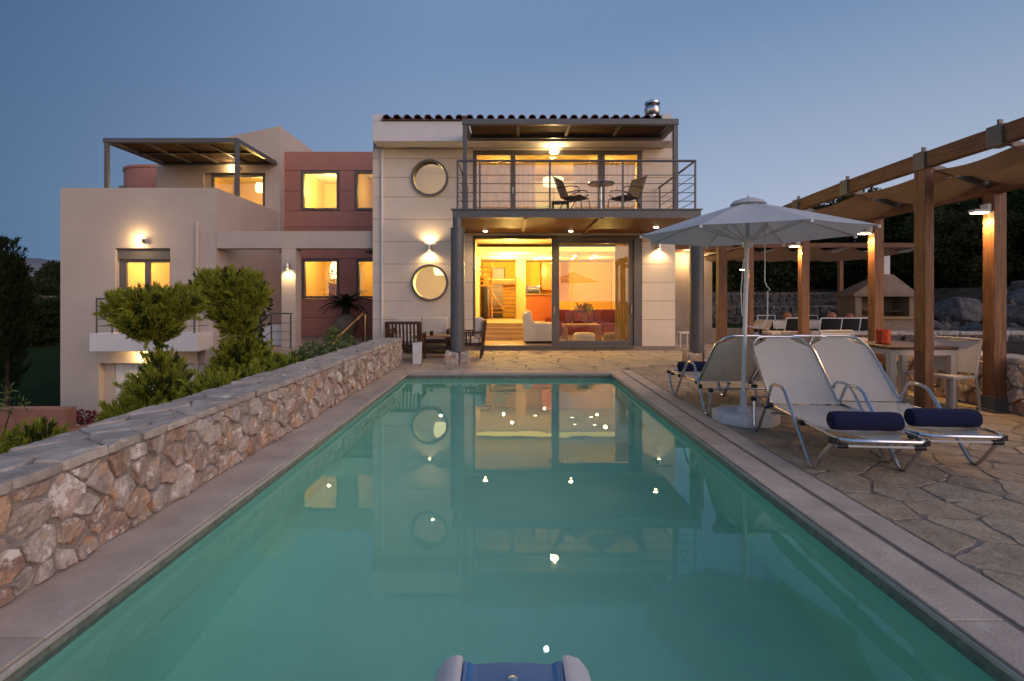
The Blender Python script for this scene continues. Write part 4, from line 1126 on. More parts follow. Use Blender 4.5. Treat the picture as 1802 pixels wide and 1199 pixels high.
# ------------------------------------------------------------------ sun loungers
def arc_pts(c, r, a0, a1, n, plane):
    return [plane(c[0] + r * math.cos(a0 + (a1 - a0) * i / n), c[1] + r * math.sin(a0 + (a1 - a0) * i / n)) for i in range(n + 1)]
ANG = math.atan2(.60, .62)
BK = lambda s, x: (x, 1.20 + s * math.cos(ANG), .335 + s * math.sin(ANG))     # along the raised back
BL_ = .88
def make_lounger(label):
    t = thing('sun_lounger', label, 'sun lounger', group='sun loungers by the pool')
    r = .0145
    # seat frame: foot end rounded, out to the hinge
    path = [(-.31, 1.22, .335), (-.31, .12, .325), (-.29, .04, .322), (-.24, .0, .32), (.24, .0, .32), (.29, .04, .322), (.31, .12, .325), (.31, 1.22, .335)]
    MB().tube(path, r, 8).build('seat_frame', 'chrome', t, smooth='auto')
    path = [BK(0, -.31), BK(BL_ - .22, -.31), BK(BL_ - .13, -.296), BK(BL_ - .055, -.25), BK(BL_ - .012, -.20), BK(BL_, -.14), BK(BL_, .14), BK(BL_ - .012, .20), BK(BL_ - .055, .25), BK(BL_ - .13, .296), BK(BL_ - .22, .31), BK(0, .31)]
    MB().tube(path, r, 8).build('back_frame', 'chrome', t, smooth='auto')
    def w(v):   # half width of the sling: corners cut away to leave hand holes
        k = min(1, max(0, (v - .80) / .17)); return .30 - .175 * k * k * (3 - 2 * k)
    MB().grid(8, 14, lambda u, v: ((u * 2 - 1) * w(1 - v), .015 + 1.20 * v, .332 - .045 * (1 - (u * 2 - 1) ** 2) * math.sin(math.pi * min(1, .15 + v)) + .004)).build('seat_sling', 'sling', t, smooth=True, recalc=False)
    def bs(u, v):
        p = BK(.02 + (BL_ - .02) * v, (u * 2 - 1) * w(v)); k = .035 * (1 - (u * 2 - 1) ** 2) * math.sin(math.pi * min(.95, v + .05))
        return (p[0], p[1] + k * math.sin(ANG), p[2] - k * math.cos(ANG))
    MB().grid(8, 26, bs).build('back_sling', 'sling', t, smooth=True, recalc=False)
    for s in (-1, 1):
        x = .335 * s
        MB().tube([(x * .93, .06, .305), (x, .20, .16), (x, .30, .04), (x, .335, .014), (x, .375, .012), (x, .41, .035), (x, .66, .31), (x, .86, .52), (x, .92, .548), (x, 1.0, .555), (x, 1.10, .548), (x, 1.15, .52), (x, 1.25, .36), (x, 1.47, .04), (x, 1.51, .014), (x, 1.55, .014), (x, 1.585, .04), (x * .95, 1.64, .33)], r, 8).build('leg_and_armrest', 'chrome', t, smooth='auto')
        for (y, z) in ((.075, .30), (.56, .318), (1.20, .335), (1.30, .30), (1.63, .31)):
            MB().box(x * .97 - .022, x * .97 + .022, y - .024, y + .024, z - .022, z + .022).build('joint', 'black', t, bevel=.006)
    MB().tube([(-.31, .05, .268), (.31, .05, .268)], .009, 8).build('cross_bar', 'white_paint', t)
    for s in (-1, 1): MB().lathe([(.019, -.035), (.019, .035)], (.27 * s, .05, .268), 10, 'x').build('joint', 'black', t)
    MB().tube([(-.31, 1.64, .33), (.31, 1.64, .33)], .011, 8).tube([(-.31, 1.22, .25), (.31, 1.22, .25)], .011, 8).build('cross_bar', 'chrome', t)
    for x in (-.12, .12): MB().tube([(x, 1.64, .33), (x, BK(.30, x)[1] + .06, BK(.30, x)[2] - .05)], .010, 6).build('back_stay', 'chrome', t)
    return t
L1 = make_lounger('mesh sun lounger at the pool edge, its foot with a navy towel toward the camera')
L1.location = (2.735, 3.72, 0); L1.rotation_euler = (0, 0, R(-5.5))
L2 = copy_tree(L1, (3.44, 3.86, 0), R(-5.0), 'mesh sun lounger on the right with lamp glow on its back, towel toward the camera')
L3 = copy_tree(L1, (2.64, 7.50, 0), R(180), 'mesh sun lounger seen from behind, nearest the house, its towel foot toward the house')
L4 = copy_tree(L1, (3.33, 7.50, 0), R(179), 'mesh sun lounger seen from behind, mostly hidden between the two front loungers')

def towel(label, x, y, z, rz, L=.52):
    t = thing('rolled_towel', label, 'towel', (x, y, z), rz, group='rolled navy towels')
    n = 22; prof = [(-L / 2, .052), (-L / 2 + .012, .068), (-L / 2 + .05, .073)] + [(-L / 2 + .05 + (L - .1) * k / 8, .073 + .0015 * math.sin(k * 2)) for k in range(1, 8)] + [(L / 2 - .05, .073), (L / 2 - .012, .068), (L / 2, .052)]
    MB().lathe([(r_, h) for h, r_ in prof], (0, 0, .073), n, 'x').build('roll', 'navy', t, smooth='auto')
    sp = [(a_ / 9, ) for a_ in range(40)]
    for s in (-1, 1):
        MB().tube([(s * (L / 2 + .001), (.008 + .0105 * a) * math.cos(a), .073 + (.008 + .0105 * a) * math.sin(a)) for a in (k * .35 for k in range(14))], .006, 5).build('fold', 'navy', t)
towel('navy rolled towel on the front lounger beside the pool', 2.775, 3.99, .333, R(-5.5))
towel('navy rolled towel on the right hand front lounger', 3.475, 4.10, .333, R(-5))
towel('navy rolled towel on the lounger nearest the house', 2.64, 7.20, .333, 0)

# ------------------------------------------------------------------ parasol
UX, UY = 2.62, 5.67
t = thing('parasol', 'large octagonal off white parasol with cord between the sun loungers', 'parasol', (UX, UY, 0))
cx, ztop, zrim, rr = .03, 2.435, 2.06, 1.19
cn = [(cx + rr * math.cos(R(-90 + 45 * k)), rr * math.sin(R(-90 + 45 * k))) for k in range(8)]
for k in range(8):
    a, b_ = cn[k], cn[(k + 1) % 8]
    def fn(u, v, a=a, b_=b_):
        px, py = a[0] + (b_[0] - a[0]) * u, a[1] + (b_[1] - a[1]) * u
        s = v; e = 4 * u * (1 - u)
        q = 1 - .035 * e * v
        return (cx + (px - cx) * s * q, py * s * q, ztop - (ztop - zrim) * (s ** 1.08) - .03 * e * math.sin(math.pi * s) * .5)
    MB().grid(8, 10, fn).build('canopy_panel', 'umbrella', t, smooth=True, recalc=False)
MB().lathe([(.19, ztop - .03), (.16, ztop + .005), (.09, ztop + .03), (.02, ztop + .04)], (cx, 0, 0), 16, cap=False).build('vent_cap', 'umbrella', t, smooth=True)
MB().lathe([(.012, ztop + .035), (.02, ztop + .05), (.008, ztop + .07), (.001, ztop + .072)], (cx, 0, 0), 10).build('finial', 'white_paint', t, smooth='auto')
hub_x = cx * .93
for k in range(8):
    c = cn[k]; d = Vector((c[0] - cx, c[1], 0))
    MB().bar((cx, 0, ztop - .03), (cx + d.x * .995, d.y * .995, zrim - .006), .018, .012).build('rib', 'white_paint', t)
    m_ = Vector((cx, 0, ztop - .025)).lerp(Vector((cx + d.x, d.y, zrim - .01)), .52)
    MB().bar((hub_x + d.x * .03, d.y * .03, 1.99), m_, .016, .012).build('strut', 'white_paint', t)
    MB().box(c[0] - .012, c[0] + .012, c[1] - .012, c[1] + .012, zrim - .03, zrim - .004).build('rib_tip', 'white_paint', t)
MB().tube([(-.03, 0, .10), (cx, 0, ztop - .01)], .0235, 12).build('pole', 'white_paint', t, smooth='auto')
MB().lathe([(.05, 1.93), (.055, 1.97), (.055, 2.02), (.035, 2.05)], (hub_x, 0, 0), 14).build('hub', 'white_paint', t, smooth='auto')
MB().tube([(.205, -.02, 2.15), (.205, -.02, 1.55), (.225, -.02, 1.5), (.265, -.02, 1.46), (.235, -.02, 1.44), (.235, -.02, 1.15), (.19, -.02, 1.06), (.10, -.01, 1.04), (.01, 0, 1.06), (-.04, 0, 1.2), (-.05, 0, 1.45), (-.02, 0, 1.8)], .006, 5).build('cord', 'white_paint', t)
oc = lambda r_: [(r_ * math.cos(R(22.5 + 45 * k)), r_ * math.sin(R(22.5 + 45 * k))) for k in range(8)]
m_ = MB().prism(oc(.35), 0, .12, 'z'); m_.build('base', 'white_plastic', t, bevel=.025, smooth='auto')
MB().lathe([(.07, .12), (.06, .16), (.035, .18), (.035, .34)], (-.02, 0, 0), 16).build('pole_socket', 'white_plastic', t, smooth='auto')

# ------------------------------------------------------------------ timber pergola with shade cloth
t = thing('timber_pergola', 'brown timber pergola with tan shade cloth over the bar table', 'pergola', (5.4, 6.5, 0))
def P(mb, name, m, bevel=.006): return mb.build(name, m, t, bevel=bevel, world=True)
def beam_profile(x0, x1, z0, z1, y0, y1, n=10, drop=.0):
    m_ = MB(); f = lambda y: -drop * max(0, (y - 6.2) / 3.6) ** 2
    return m_.prism([(y0 + (y1 - y0) * i / n, z1 + f(y0 + (y1 - y0) * i / n)) for i in range(n + 1)] + [(y1 + (y0 - y1) * i / n, z0 + f(y1 + (y0 - y1) * i / n)) for i in range(n + 1)], x0, x1, 'x')
P(beam_profile(4.96, 5.07, 2.93, 3.115, 3.2, 9.7, drop=.10), 'beam', 'wood_y')
P(beam_profile(5.80, 5.92, 2.63, 2.77, 3.2, 10.6, drop=.0), 'beam', 'wood_y')
P(MB().box(4.962, 5.068, 6.10, 6.27, 0, 2.928), 'post', 'wood_z')
P(MB().box(4.962, 5.068, 3.3, 3.47, 0, 2.928), 'post', 'wood_z')
for y in (4.1, 6.1, 8.1, 10.1):
    P(MB().box(5.785, 5.935, y, y + .15, .16, 2.628), 'post', 'wood_z')
    P(MB().box(5.77, 5.95, y - .015, y + .165, .03, .185).box(5.74, 5.98, y - .04, y + .19, .0, .029), 'post_shoe', 'steel', .004)
P(MB().box(3.86, 4.01, 9.4, 9.55, 0, 2.62), 'post', 'wood_z')
P(MB().box(3.80, 5.799, 9.41, 9.54, 2.621, 2.76), 'beam', 'wood_x')
for y in (3.6, 5.22, 6.18, 7.57, 8.85):
    f = -.10 * max(0, (y - 6.2) / 3.6) ** 2
    P(MB().box(4.945, 5.085, y - .085, y + .085, 2.915 + f, 3.128 + f), 'sleeve', 'steel', .004)
    P(MB().bar((5.086, y, 2.97 + f), (5.799, y, 2.72), .03, .07), 'cross_batten', 'steel', 0)
    P(MB().box(4.99, 5.03, y - .012, y + .012, 3.129 + f, 3.19 + f), 'fixing_plate', 'steel', 0); P(MB().box(5.55, 5.58, y - .02, y + .02, 2.80, 2.90), 'fixing_plate', 'steel', 0)
P(MB().box(5.936, 5.975, 6.14, 6.20, 1.42, 1.50), 'socket_box', 'white_plastic')
def strip(x0, x1, sag0, sag1, dz):
    ys = [3.3, 4.4, 5.22, 6.18, 7.57, 8.85, 9.7]
    def fn(u, v):
        y = 3.3 + 6.4 * v; f = -.10 * max(0, (y - 6.2) / 3.6) ** 2
        for a, b_ in zip(ys[:-1], ys[1:]):
            if a <= y <= b_: q = math.sin(math.pi * (y - a) / (b_ - a)) ** 1; break
        else: q = 0
        x = x0 + (x1 - x0) * u
        return (x, y, 2.99 + f - (x - 5.07) * .30 + dz - (sag0 + (sag1 - sag0) * u) * q)
    MB().grid(5, 72, fn).build('shade_cloth', 'shade', t, smooth=True, world=True, recalc=False)
strip(5.15, 5.37, .04, .09, -.05)
strip(5.50, 5.78, .02, .14, .02)

# dining pergola further back
t = thing('dining_pergola', 'low pergola with scalloped tan cloth over the far dining table', 'pergola', (8.5, 14.5, 0))
for x, y in ((6.1, 13.0), (10.6, 13.0), (6.1, 16.4), (10.6, 16.4)):
    P(MB().box(x, x + .12, y, y + .12, 0, 2.66), 'post', 'wood_z')
for y in (13.0, 16.4): P(MB().box(6.0, 10.8, y + .01, y + .11, 2.661, 2.78), 'beam', 'wood_x')
for x in (6.1, 7.6, 9.1, 10.6): P(MB().box(x + .01, x + .07, 13.12, 16.4, 2.70, 2.76), 'rafter', 'wood_y')
for k in range(5):
    x0 = 6.1 + .9 * k
    MB().grid(8, 12, lambda u, v, x0=x0: (x0 + .88 * u, 13.13 + 3.25 * v, 2.70 - .16 * math.sin(math.pi * u) - .05 * math.sin(math.pi * v))).build('shade_cloth', 'shade', t, smooth=True, world=True, recalc=False)
post_lamp('small downlight on the thin post behind the parasol pole', 6.098, 13.06, 2.10, 14)

# ------------------------------------------------------------------ garden chairs and tables
def sling_chair(label, x, y, rz, fabric='sling', frame='white_paint', group=None, scale=1.0):
    t = thing('garden_chair', label, 'chair', (x, y, 0), rz, group=group)
    w = .25
    MB().grid(4, 4, lambda u, v: ((u * 2 - 1) * w, -.24 + .46 * v, .44 - .02 * v - .012 * (1 - (2 * u - 1) ** 2))).build('seat', fabric, t, smooth=True, recalc=False)
    MB().grid(4, 6, lambda u, v: ((u * 2 - 1) * w, .225 + .10 * v + .03 * (1 - (2 * u - 1) ** 2), .45 + .40 * v)).build('backrest', fabric, t, smooth=True, recalc=False)
    for s in (-1, 1):
        X = s * (w + .012)
        MB().bar((X, -.25, 0), (X, -.24, .435), .028, .028).build('leg', frame, t)
        MB().tube([(X, .30, 0), (X, .21, .43), (X, .33, .865)], .016, 8).build('leg', frame, t)
        MB().bar((X, -.25, .425), (X, .22, .41), .024, .03).build('seat_rail', frame, t)
    MB().tube([(-w - .012, .33, .86), (w + .012, .33, .86)], .015, 8).build('top_rail', frame, t)
    MB().bar((-w, -.245, .425), (w, -.245, .425), .024, .03).build('seat_rail', frame, t)
    return t
sling_chair('beige sling chair right of the front timber post, turned toward the pool', 5.36, 6.36, R(-68), 'sling', 'alu_beige')
sling_chair('beige sling chair at the far side of the bar table', 5.10, 7.62, R(4), 'sling', 'alu_beige')
t = thing('garden_table', 'brown topped garden table with pale metal frame behind the loungers', 'table', (5.2, 6.85, 0))
for k in range(6): MB().box(-.43, .43, -.45 + .15 * k + .003, -.45 + .15 * (k + 1) - .003, .72, .755).build('table_slat', 'teak', t, bevel=.004)
MB().box(-.42, .42, -.44, -.40, .65, .717).box(-.42, .42, .40, .44, .65, .717).box(-.42, -.38, -.399, .399, .65, .717).box(.38, .42, -.399, .399, .65, .717).build('apron', 'alu_beige', t)
for x in (-.42, .34):
    for y in (-.44, .36): MB().box(x, x + .08, y, y + .08, 0, .648).build('leg', 'alu_beige', t, bevel=.005)
t = thing('candle_lantern', 'orange paper candle lantern standing on the garden table', 'lantern', (5.03, 6.88, .756))
m_ = MB()
for k in range(8): m_.bar((.075 * math.cos(R(45 * k)), .075 * math.sin(R(45 * k)), .012), (.075 * math.cos(R(45 * k)), .075 * math.sin(R(45 * k)), .19), .012, .012)
tag(m_.build('cage_rod', 'candle', t), kind='stuff')
MB().lathe([(.07, .0), (.08, .01), (.078, .19), (.066, .19), (.066, .012)], (0, 0, 0), 20).build('shade', 'candle', t, smooth='auto')

# dining set under the far pergola
t = thing('dining_table', 'long dining table with cream cloth under the far pergola', 'table', (8.35, 14.2, 0))
for x in (-1.22, 1.14):
    for y in (-.4, .32): MB().box(x, x + .08, y, y + .08, 0, .72).build('leg', 'black', t)
MB().box(-1.25, 1.25, -.45, .45, .72, .748).build('table_top', 'teak', t)
m_ = MB(); m_.box(-1.27, 1.27, -.47, .47, .749, .757)
for y, s in ((-.472, -1), (.472, 1)): m_.grid(30, 2, lambda u, v, y=y, s=s: (-1.27 + 2.54 * u, y + s * (.02 + .015 * math.sin(u * 40)) * v, .755 - .20 * v))
for x, s in ((-1.272, -1), (1.272, 1)): m_.grid(12, 2, lambda u, v, x=x, s=s: (x + s * (.10 + .03 * math.sin(u * 20)) * v, -.47 + .94 * u, .755 - .24 * v))
tag(m_.build('tablecloth', 'cloth', recalc=False), 'cream cloth hanging over the far dining table', 'tablecloth'); bpy.context.scene.objects['tablecloth'].location = (8.35, 14.2, 0)
for lb, x, y, rz in (('black dining chair alone at the left end of the dining table', 7.36, 13.45, R(182)), ('black dining chair right beside the timber lamp post', 8.28, 13.42, R(176)), ('middle one of the three black dining chairs in a row', 8.76, 13.42, R(174)),
                     ('black dining chair at the barbecue end of the table', 9.22, 13.42, R(172)), ('black dining chair behind the left end of the table', 7.7, 15.0, R(0)), ('black dining chair behind the barbecue end of the table', 9.0, 15.0, R(3))):
    sling_chair(lb, x, y, rz, 'black', 'white_paint', group='black dining chairs round the far table')
for lb, x, s in (('terracotta pot on the left part of the dining table', 7.72, .115), ('terracotta pot near the middle of the dining table', 8.95, .12), ('small terracotta pot at the barbecue end of the table', 9.45, .10)):
    o = MB().lathe([(s * .6, 0), (s * .75, s * .2), (s, s * 1.1), (s * .7, s * 1.7), (s * .4, s * 1.9)], (0, 0, 0), 14).build('terracotta_pot', 'terracotta', smooth='auto')
    o.location = (x, 14.2, .758); tag(o, lb, 'pot', 'terracotta pots on the dining table')
t = thing('potted_plant', 'bright green plant in a pale pot on the dining table', 'potted plant', (8.08, 14.15, .758))
MB().lathe([(.07, 0), (.10, .02), (.12, .20), (.105, .20)], (0, 0, 0), 14).build('pot', 'shade', t, smooth='auto')
rg = random.Random(4); m_ = MB()
for _ in range(90):
    a, e = rg.uniform(0, 6.28), rg.uniform(.2, 1.4); d = Vector((math.cos(a) * math.cos(e), math.sin(a) * math.cos(e), math.sin(e))); c = Vector((0, 0, .18)) + d * rg.uniform(.05, .22); w_ = d.cross(Vector((0, 0, 1))).normalized() * .03
    m_.add([c, c + d * .06 + w_, c + d * .14, c + d * .06 - w_], [(0, 1, 2, 3)])
tag(m_.build('foliage', 'leaf_fresh', t, recalc=False), kind='stuff')
# low timber bench in front of the dining table
t = thing('garden_bench', 'low pale timber bench in front of the dining table', 'bench', (7.6, 12.6, 0))
for k in range(3): MB().box(-.75, .75, -.2 + .135 * k, -.2 + .135 * k + .125, .42, .45).build('seat_slat', 'oak', t)
for x in (-.65, .6): MB().box(x, x + .06, -.18, .18, 0, .418).build('leg', 'oak', t)

# barbecue
t = thing('barbecue', 'built stone barbecue with pyramid hood and slim chimney', 'barbecue', (10.6, 14.8, 0))
MB().box(-.95, .95, -.45, .45, 0, .78).build('base', 'bbq', t, bevel=.02); MB().box(-1.0, 1.0, -.5, .5, .781, .86).build('worktop', 'shade', t, bevel=.015)
for x in (-.85, .67): MB().box(x, x + .18, -.40, -.2, .861, 1.42).build('pillar', 'bbq', t)
MB().box(-.85, .85, .25, .42, .861, 1.42).build('back_wall', 'bbq', t)
for x in (-.849, .67): MB().box(x, x + .179, -.199, .249, .861, 1.42).build('side_wall', 'bbq', t)
MB().box(-.95, .95, -.48, .48, 1.421, 1.52).build('lintel', 'bbq', t, bevel=.01)
m_ = MB(); vs = [(-.88, -.42, 1.521), (.88, -.42, 1.521), (.88, .42, 1.521), (-.88, .42, 1.521), (.12, -.13, 2.06), (.42, -.13, 2.06), (.42, .13, 2.06), (.12, .13, 2.06)]
m_.add(vs, [(0, 1, 5, 4), (1, 2, 6, 5), (2, 3, 7, 6), (3, 0, 4, 7), (4, 5, 6, 7), (3, 2, 1, 0)]).build('hood', 'bbq', t)
MB().box(.19, .36, -.085, .085, 2.061, 2.66).build('chimney', 'white_wall', t)
MB().box(.19, .235, -.085, .085, 2.661, 2.78).box(.315, .36, -.085, .085, 2.661, 2.78).build('chimney_crown', 'white_wall', t)
MB().box(-.55, .55, -.3, .2, 1.0, 1.02).build('grill', 'black', t)

# ------------------------------------------------------------------ dark wooden lounge set by the house
def slat_chair(label, x, y, rz, w=.66, cushion=True, seat_d=.6):
    t = thing('wooden_armchair', label, 'armchair', (x, y, 0), rz, group='dark wooden lounge furniture')
    h = w / 2
    for s in (-1, 1):
        MB().box(s * h - .03, s * h + .03, -seat_d / 2, -seat_d / 2 + .06, 0, .58).build('leg', 'teak', t)
        MB().bar((s * h, seat_d / 2 - .03, 0), (s * h, seat_d / 2 + .06, .86), .06, .055).build('leg', 'teak', t)
        MB().box(s * h - .045, s * h + .045, -seat_d / 2 - .02, seat_d / 2 - .0, .581, .61).build('armrest', 'teak', t)
        for k in range(4): MB().box(s * h - .012, s * h + .012, -seat_d / 2 + .14 + .1 * k, -seat_d / 2 + .18 + .1 * k, .36, .58).build('arm_slat', 'teak', t)
    n = int(w / .075)
    for k in range(n):
        xx = -h + .05 + (w - .1) * k / (n - 1)
        MB().bar((xx, seat_d / 2 - .02, .36), (xx, seat_d / 2 + .05, .82), .038, .02).build('back_slat', 'teak', t)
    MB().bar((-h, seat_d / 2 + .057, .84), (h, seat_d / 2 + .057, .84), .04, .06).build('top_rail', 'teak', t)
    MB().box(-h + .03, h - .03, -seat_d / 2, seat_d / 2, .27, .34).build('seat', 'teak', t)
    if cushion:
        c = MB().box(-h + .04, h - .04, -seat_d / 2 - .02, seat_d / 2 - .06, .342, .45).build('seat_cushion', 'cushion', t, bevel=.04, smooth='auto')
    return t
slat_chair('dark slatted wooden armchair with its back to the pool at the wall end', -2.28, 11.35, R(180), w=.72)
sc = slat_chair('dark wooden armchair side on behind the left steel column', -.98, 12.0, R(-90), w=.66, seat_d=.72)
MB().box(-.28, .28, .20, .36, .46, .92).build('back_cushion', 'cushion', sc, bevel=.05, smooth='auto')
t = thing('wooden_sofa', 'dark wooden sofa with tufted off white cushions against the house wall', 'sofa', (-2.25, 13.0, 0), group='dark wooden lounge furniture')
for k in range(2): MB().box(-.68 + .69 * k, -.01 + .69 * k, .08, .28, .46, .88).build('back_cushion', 'cushion', t, bevel=.06, smooth='auto')
for k in range(2): MB().box(-.68 + .69 * k, -.01 + .69 * k, -.36, .07, .35, .47).build('seat_cushion', 'cushion', t, bevel=.04, smooth='auto')
MB().box(-.74, .74, -.38, .34, .26, .345).build('seat', 'teak', t)
for x in (-.76, .70): MB().box(x, x + .06, -.38, .36, .0, .60).build('arm', 'teak', t)
for k in range(12): MB().box(-.68 + .118 * k, -.64 + .118 * k, .30, .33, .346, .86).build('back_slat', 'teak', t)
t = thing('coffee_table', 'low dark slatted coffee table between the wooden chairs', 'coffee table', (-1.80, 12.05, 0))
for k in range(6): MB().box(-.42, .42, -.3 + .1 * k + .004, -.3 + .1 * (k + 1) - .004, .47, .50).build('table_slat', 'oak', t)
for x in (-.4, .33):
    for y in (-.29, .22): MB().box(x, x + .07, y, y + .07, 0, .468).build('leg', 'teak', t)
MB().box(-.38, .38, -.26, .26, .20, .23).build('shelf', 'teak', t)
o = MB().lathe([(.04, 0), (.045, .01), (.042, .10), (.036, .10), (.034, .02)], (0, 0, 0), 14).build('cup', 'black', smooth='auto'); o.location = (-1.82, 12.0, .501); tag(o, 'small black cup on the low wooden coffee table', 'cup')
t = MB(); q = lambda h, s: [(-s, -s, h), (s, -s, h), (s, s, h), (-s, s, h)]
t.add(q(0, .08) + q(.40, .085) + [(-.085, -.085, .45), (-.02, -.085, .405), (.04, -.085, .40), (.085, -.085, .44), (.085, .085, .45), (-.085, .085, .43)], [(3, 2, 1, 0), (0, 1, 5, 4), (1, 2, 6, 5), (2, 3, 7, 6), (3, 0, 4, 7), (4, 5, 11, 10, 9, 8), (5, 6, 12, 11), (6, 7, 13, 12), (7, 4, 8, 13)])
o = t.build('paper_lantern', 'white_paint'); o.location = (-1.93, 10.75, 0); tag(o, 'white paper bag lantern standing by the end of the stone wall', 'lantern')
o = bx(-.25, .25, -.3, .3, 0, .006).build('door_mat', 'teak'); o.location = (-.0, 12.9, .004); o.scale = (1, .4, 1); tag(o, 'thin brown door mat before the open sliding door', 'door mat')
# balcony furniture
def cafe_chair(label, x, y, rz):
    t = thing('cafe_chair', label, 'chair', (x, y, 3.25), rz, group='dark sling chairs on the balcony')
    MB().grid(4, 4, lambda u, v: ((u * 2 - 1) * .24, -.25 + .46 * v, .40 - .04 * v)).build('seat', 'black', t, recalc=False)
    MB().grid(4, 6, lambda u, v: ((u * 2 - 1) * .24, .21 + .20 * v, .37 + .52 * v)).build('backrest', 'teak', t, smooth=True, recalc=False)
    for s in (-1, 1):
        X = s * .26
        MB().tube([(X, .42, .89), (X, .21, .36), (X, -.24, .40), (X, -.3, .0)], .012, 6).build('frame', 'black', t)
        MB().tube([(X, .30, .60), (X, .0, .62), (X, -.2, .58), (X, -.24, .48), (X, .10, .36), (X, .32, .0)], .012, 6).build('armrest', 'black', t)
cafe_chair('dark sling chair on the balcony left of the round table', 1.48, 11.6, R(60))
cafe_chair('dark sling chair on the balcony right of the round table', 2.62, 11.6, R(-65))
t = thing('cafe_table', 'small round pedestal table between the balcony chairs', 'table', (2.08, 11.6, 3.25))
MB().lathe([(.01, .70), (.30, .70), (.31, .715), (.30, .73), (.01, .73)], (0, 0, 0), 24).build('table_top', 'inox', t, smooth='auto')
MB().lathe([(.22, 0), (.20, .02), (.035, .05), (.03, .69)], (0, 0, 0), 14).build('pedestal', 'inox', t, smooth='auto')
t = thing('side_table', 'tiny black side table near the left balcony chair', 'side table', (1.22, 12.2, 3.25))
MB().box(-.2, .2, -.15, .15, .38, .41).build('table_top', 'black', t)
for x in (-.19, .16): MB().box(x, x + .03, -.14, .14, 0, .379).build('leg', 'black', t)
# white stool by the annex
t = thing('stool', 'small white stool at the right corner of the house', 'stool', (4.85, 14.2, 0))
MB().box(-.17, .17, -.17, .17, .40, .44).build('seat', 'white_paint', t, bevel=.01)
for x in (-.16, .13):
    for y in (-.16, .13): MB().box(x, x + .03, y, y + .03, 0, .399).build('leg', 'white_paint', t)
# hanging dish by the entrance
t = thing('hanging_lantern', 'dark dish shaped lantern hanging from the side of the cream facade', 'lantern', (-3.62, 14.6, 2.7))
MB().lathe([(.02, .10), (.24, .02), (.25, -.02), (.10, -.06)], (-.25, 0, 0), 18).build('dish', 'steel', t, smooth='auto'); MB().tube([(0, 0, .25), (-.25, 0, .25), (-.25, 0, .09)], .014, 6).build('bracket', 'steel', t)

# pool unit hooked over the near end
t = thing('swim_jet', 'blue and white plastic pool unit hooked over the near end of the pool', 'pool unit', (.012, 1.5, -.1))
def arch(w, zt, n=10): return [(-w, -.5), (-w, zt - .09)] + [(-w + .10 * (1 - math.cos(math.pi / 2 * k / n)), zt - .09 + .09 * math.sin(math.pi / 2 * k / n)) for k in range(1, n + 1)]
def cheek(s):
    prof = [(s * .165, -.55), (s * .165, .252), (s * .19, .256), (s * .225, .244), (s * .252, .21), (s * .268, .16), (s * .275, .09), (s * .275, -.55)]
    return MB().prism(prof if s > 0 else prof[::-1], -.40, .235, 'y')
for s in (-1, 1): cheek(s).build('side_cover', 'white_plastic', t, bevel=.012, smooth='auto')
prof = []
for k in range(13):
    u = -1 + 2 * k / 12; prof.append((u * .163, .232 + .012 * (1 - u * u) + (.02 * max(0, abs(u) - .8) / .2)))
MB().prism([(-.163, -.55)] + prof + [(.163, -.55)], -.40, .215, 'y').build('front_cover', 'blue_plastic', t, bevel=.008, smooth='auto')
for s in (-1, 1): MB().prism([(s * .163, .238), (s * .145, .246), (s * .128, .238)] if s > 0 else [(-.128, .238), (-.145, .246), (-.163, .238)], -.39, .21, 'y').build('edge_bead', 'blue_plastic', t)
MB().lathe([(.016, .0), (.016, .006), (.010, .010), (.001, .011)], (.0, .13, .243), 16).build('button', 'chrome', t, smooth='auto')
# ------------------------------------------------------------------ plants
def mesh_np(name, V, F, m, parent=None, world=False):
    me = bpy.data.meshes.new(name)
    V = np.asarray(V, dtype=np.float32).reshape(-1, 3); F = np.asarray(F, dtype=np.int32)
    k = F.shape[1]
    me.vertices.add(len(V)); me.vertices.foreach_set('co', V.ravel())
    me.loops.add(F.size); me.loops.foreach_set('vertex_index', F.ravel())
    me.polygons.add(len(F)); me.polygons.foreach_set('loop_start', np.arange(0, F.size, k, dtype=np.int32))
    me.update(calc_edges=True)
    return link_mesh(name, me, m, parent, world)

def blades(C, D, L, Wd, rng):
    """kite shaped leaves at C pointing along D, length L, width Wd"""
    n = len(C); D = D / np.linalg.norm(D, axis=1, keepdims=True)
    r_ = rng.normal(size=(n, 3)); S = np.cross(D, r_); S /= np.linalg.norm(S, axis=1, keepdims=True) + 1e-9
    L = L[:, None]; Wd = Wd[:, None]
    V = np.stack([C, C + D * L * .45 + S * Wd / 2, C + D * L, C + D * L * .45 - S * Wd / 2], 1)
    F = np.arange(4 * n).reshape(n, 4)
    return V.reshape(-1, 3), F

def clump_points(lobes, n, rng, shell=.55):
    """points in the outer shell of ellipsoid lobes, with outward directions"""
    vol = np.array([l[1][0] * l[1][1] * l[1][2] for l in lobes]) ** .67; pk = rng.choice(len(lobes), n, p=vol / vol.sum())
    d = rng.normal(size=(n, 3)); d /= np.linalg.norm(d, axis=1, keepdims=True)
    r_ = (shell + (1 - shell) * rng.random(n)) ** .6
    c = np.array([l[0] for l in lobes])[pk]; s = np.array([l[1] for l in lobes])[pk]
    return c + d * s * r_[:, None], d

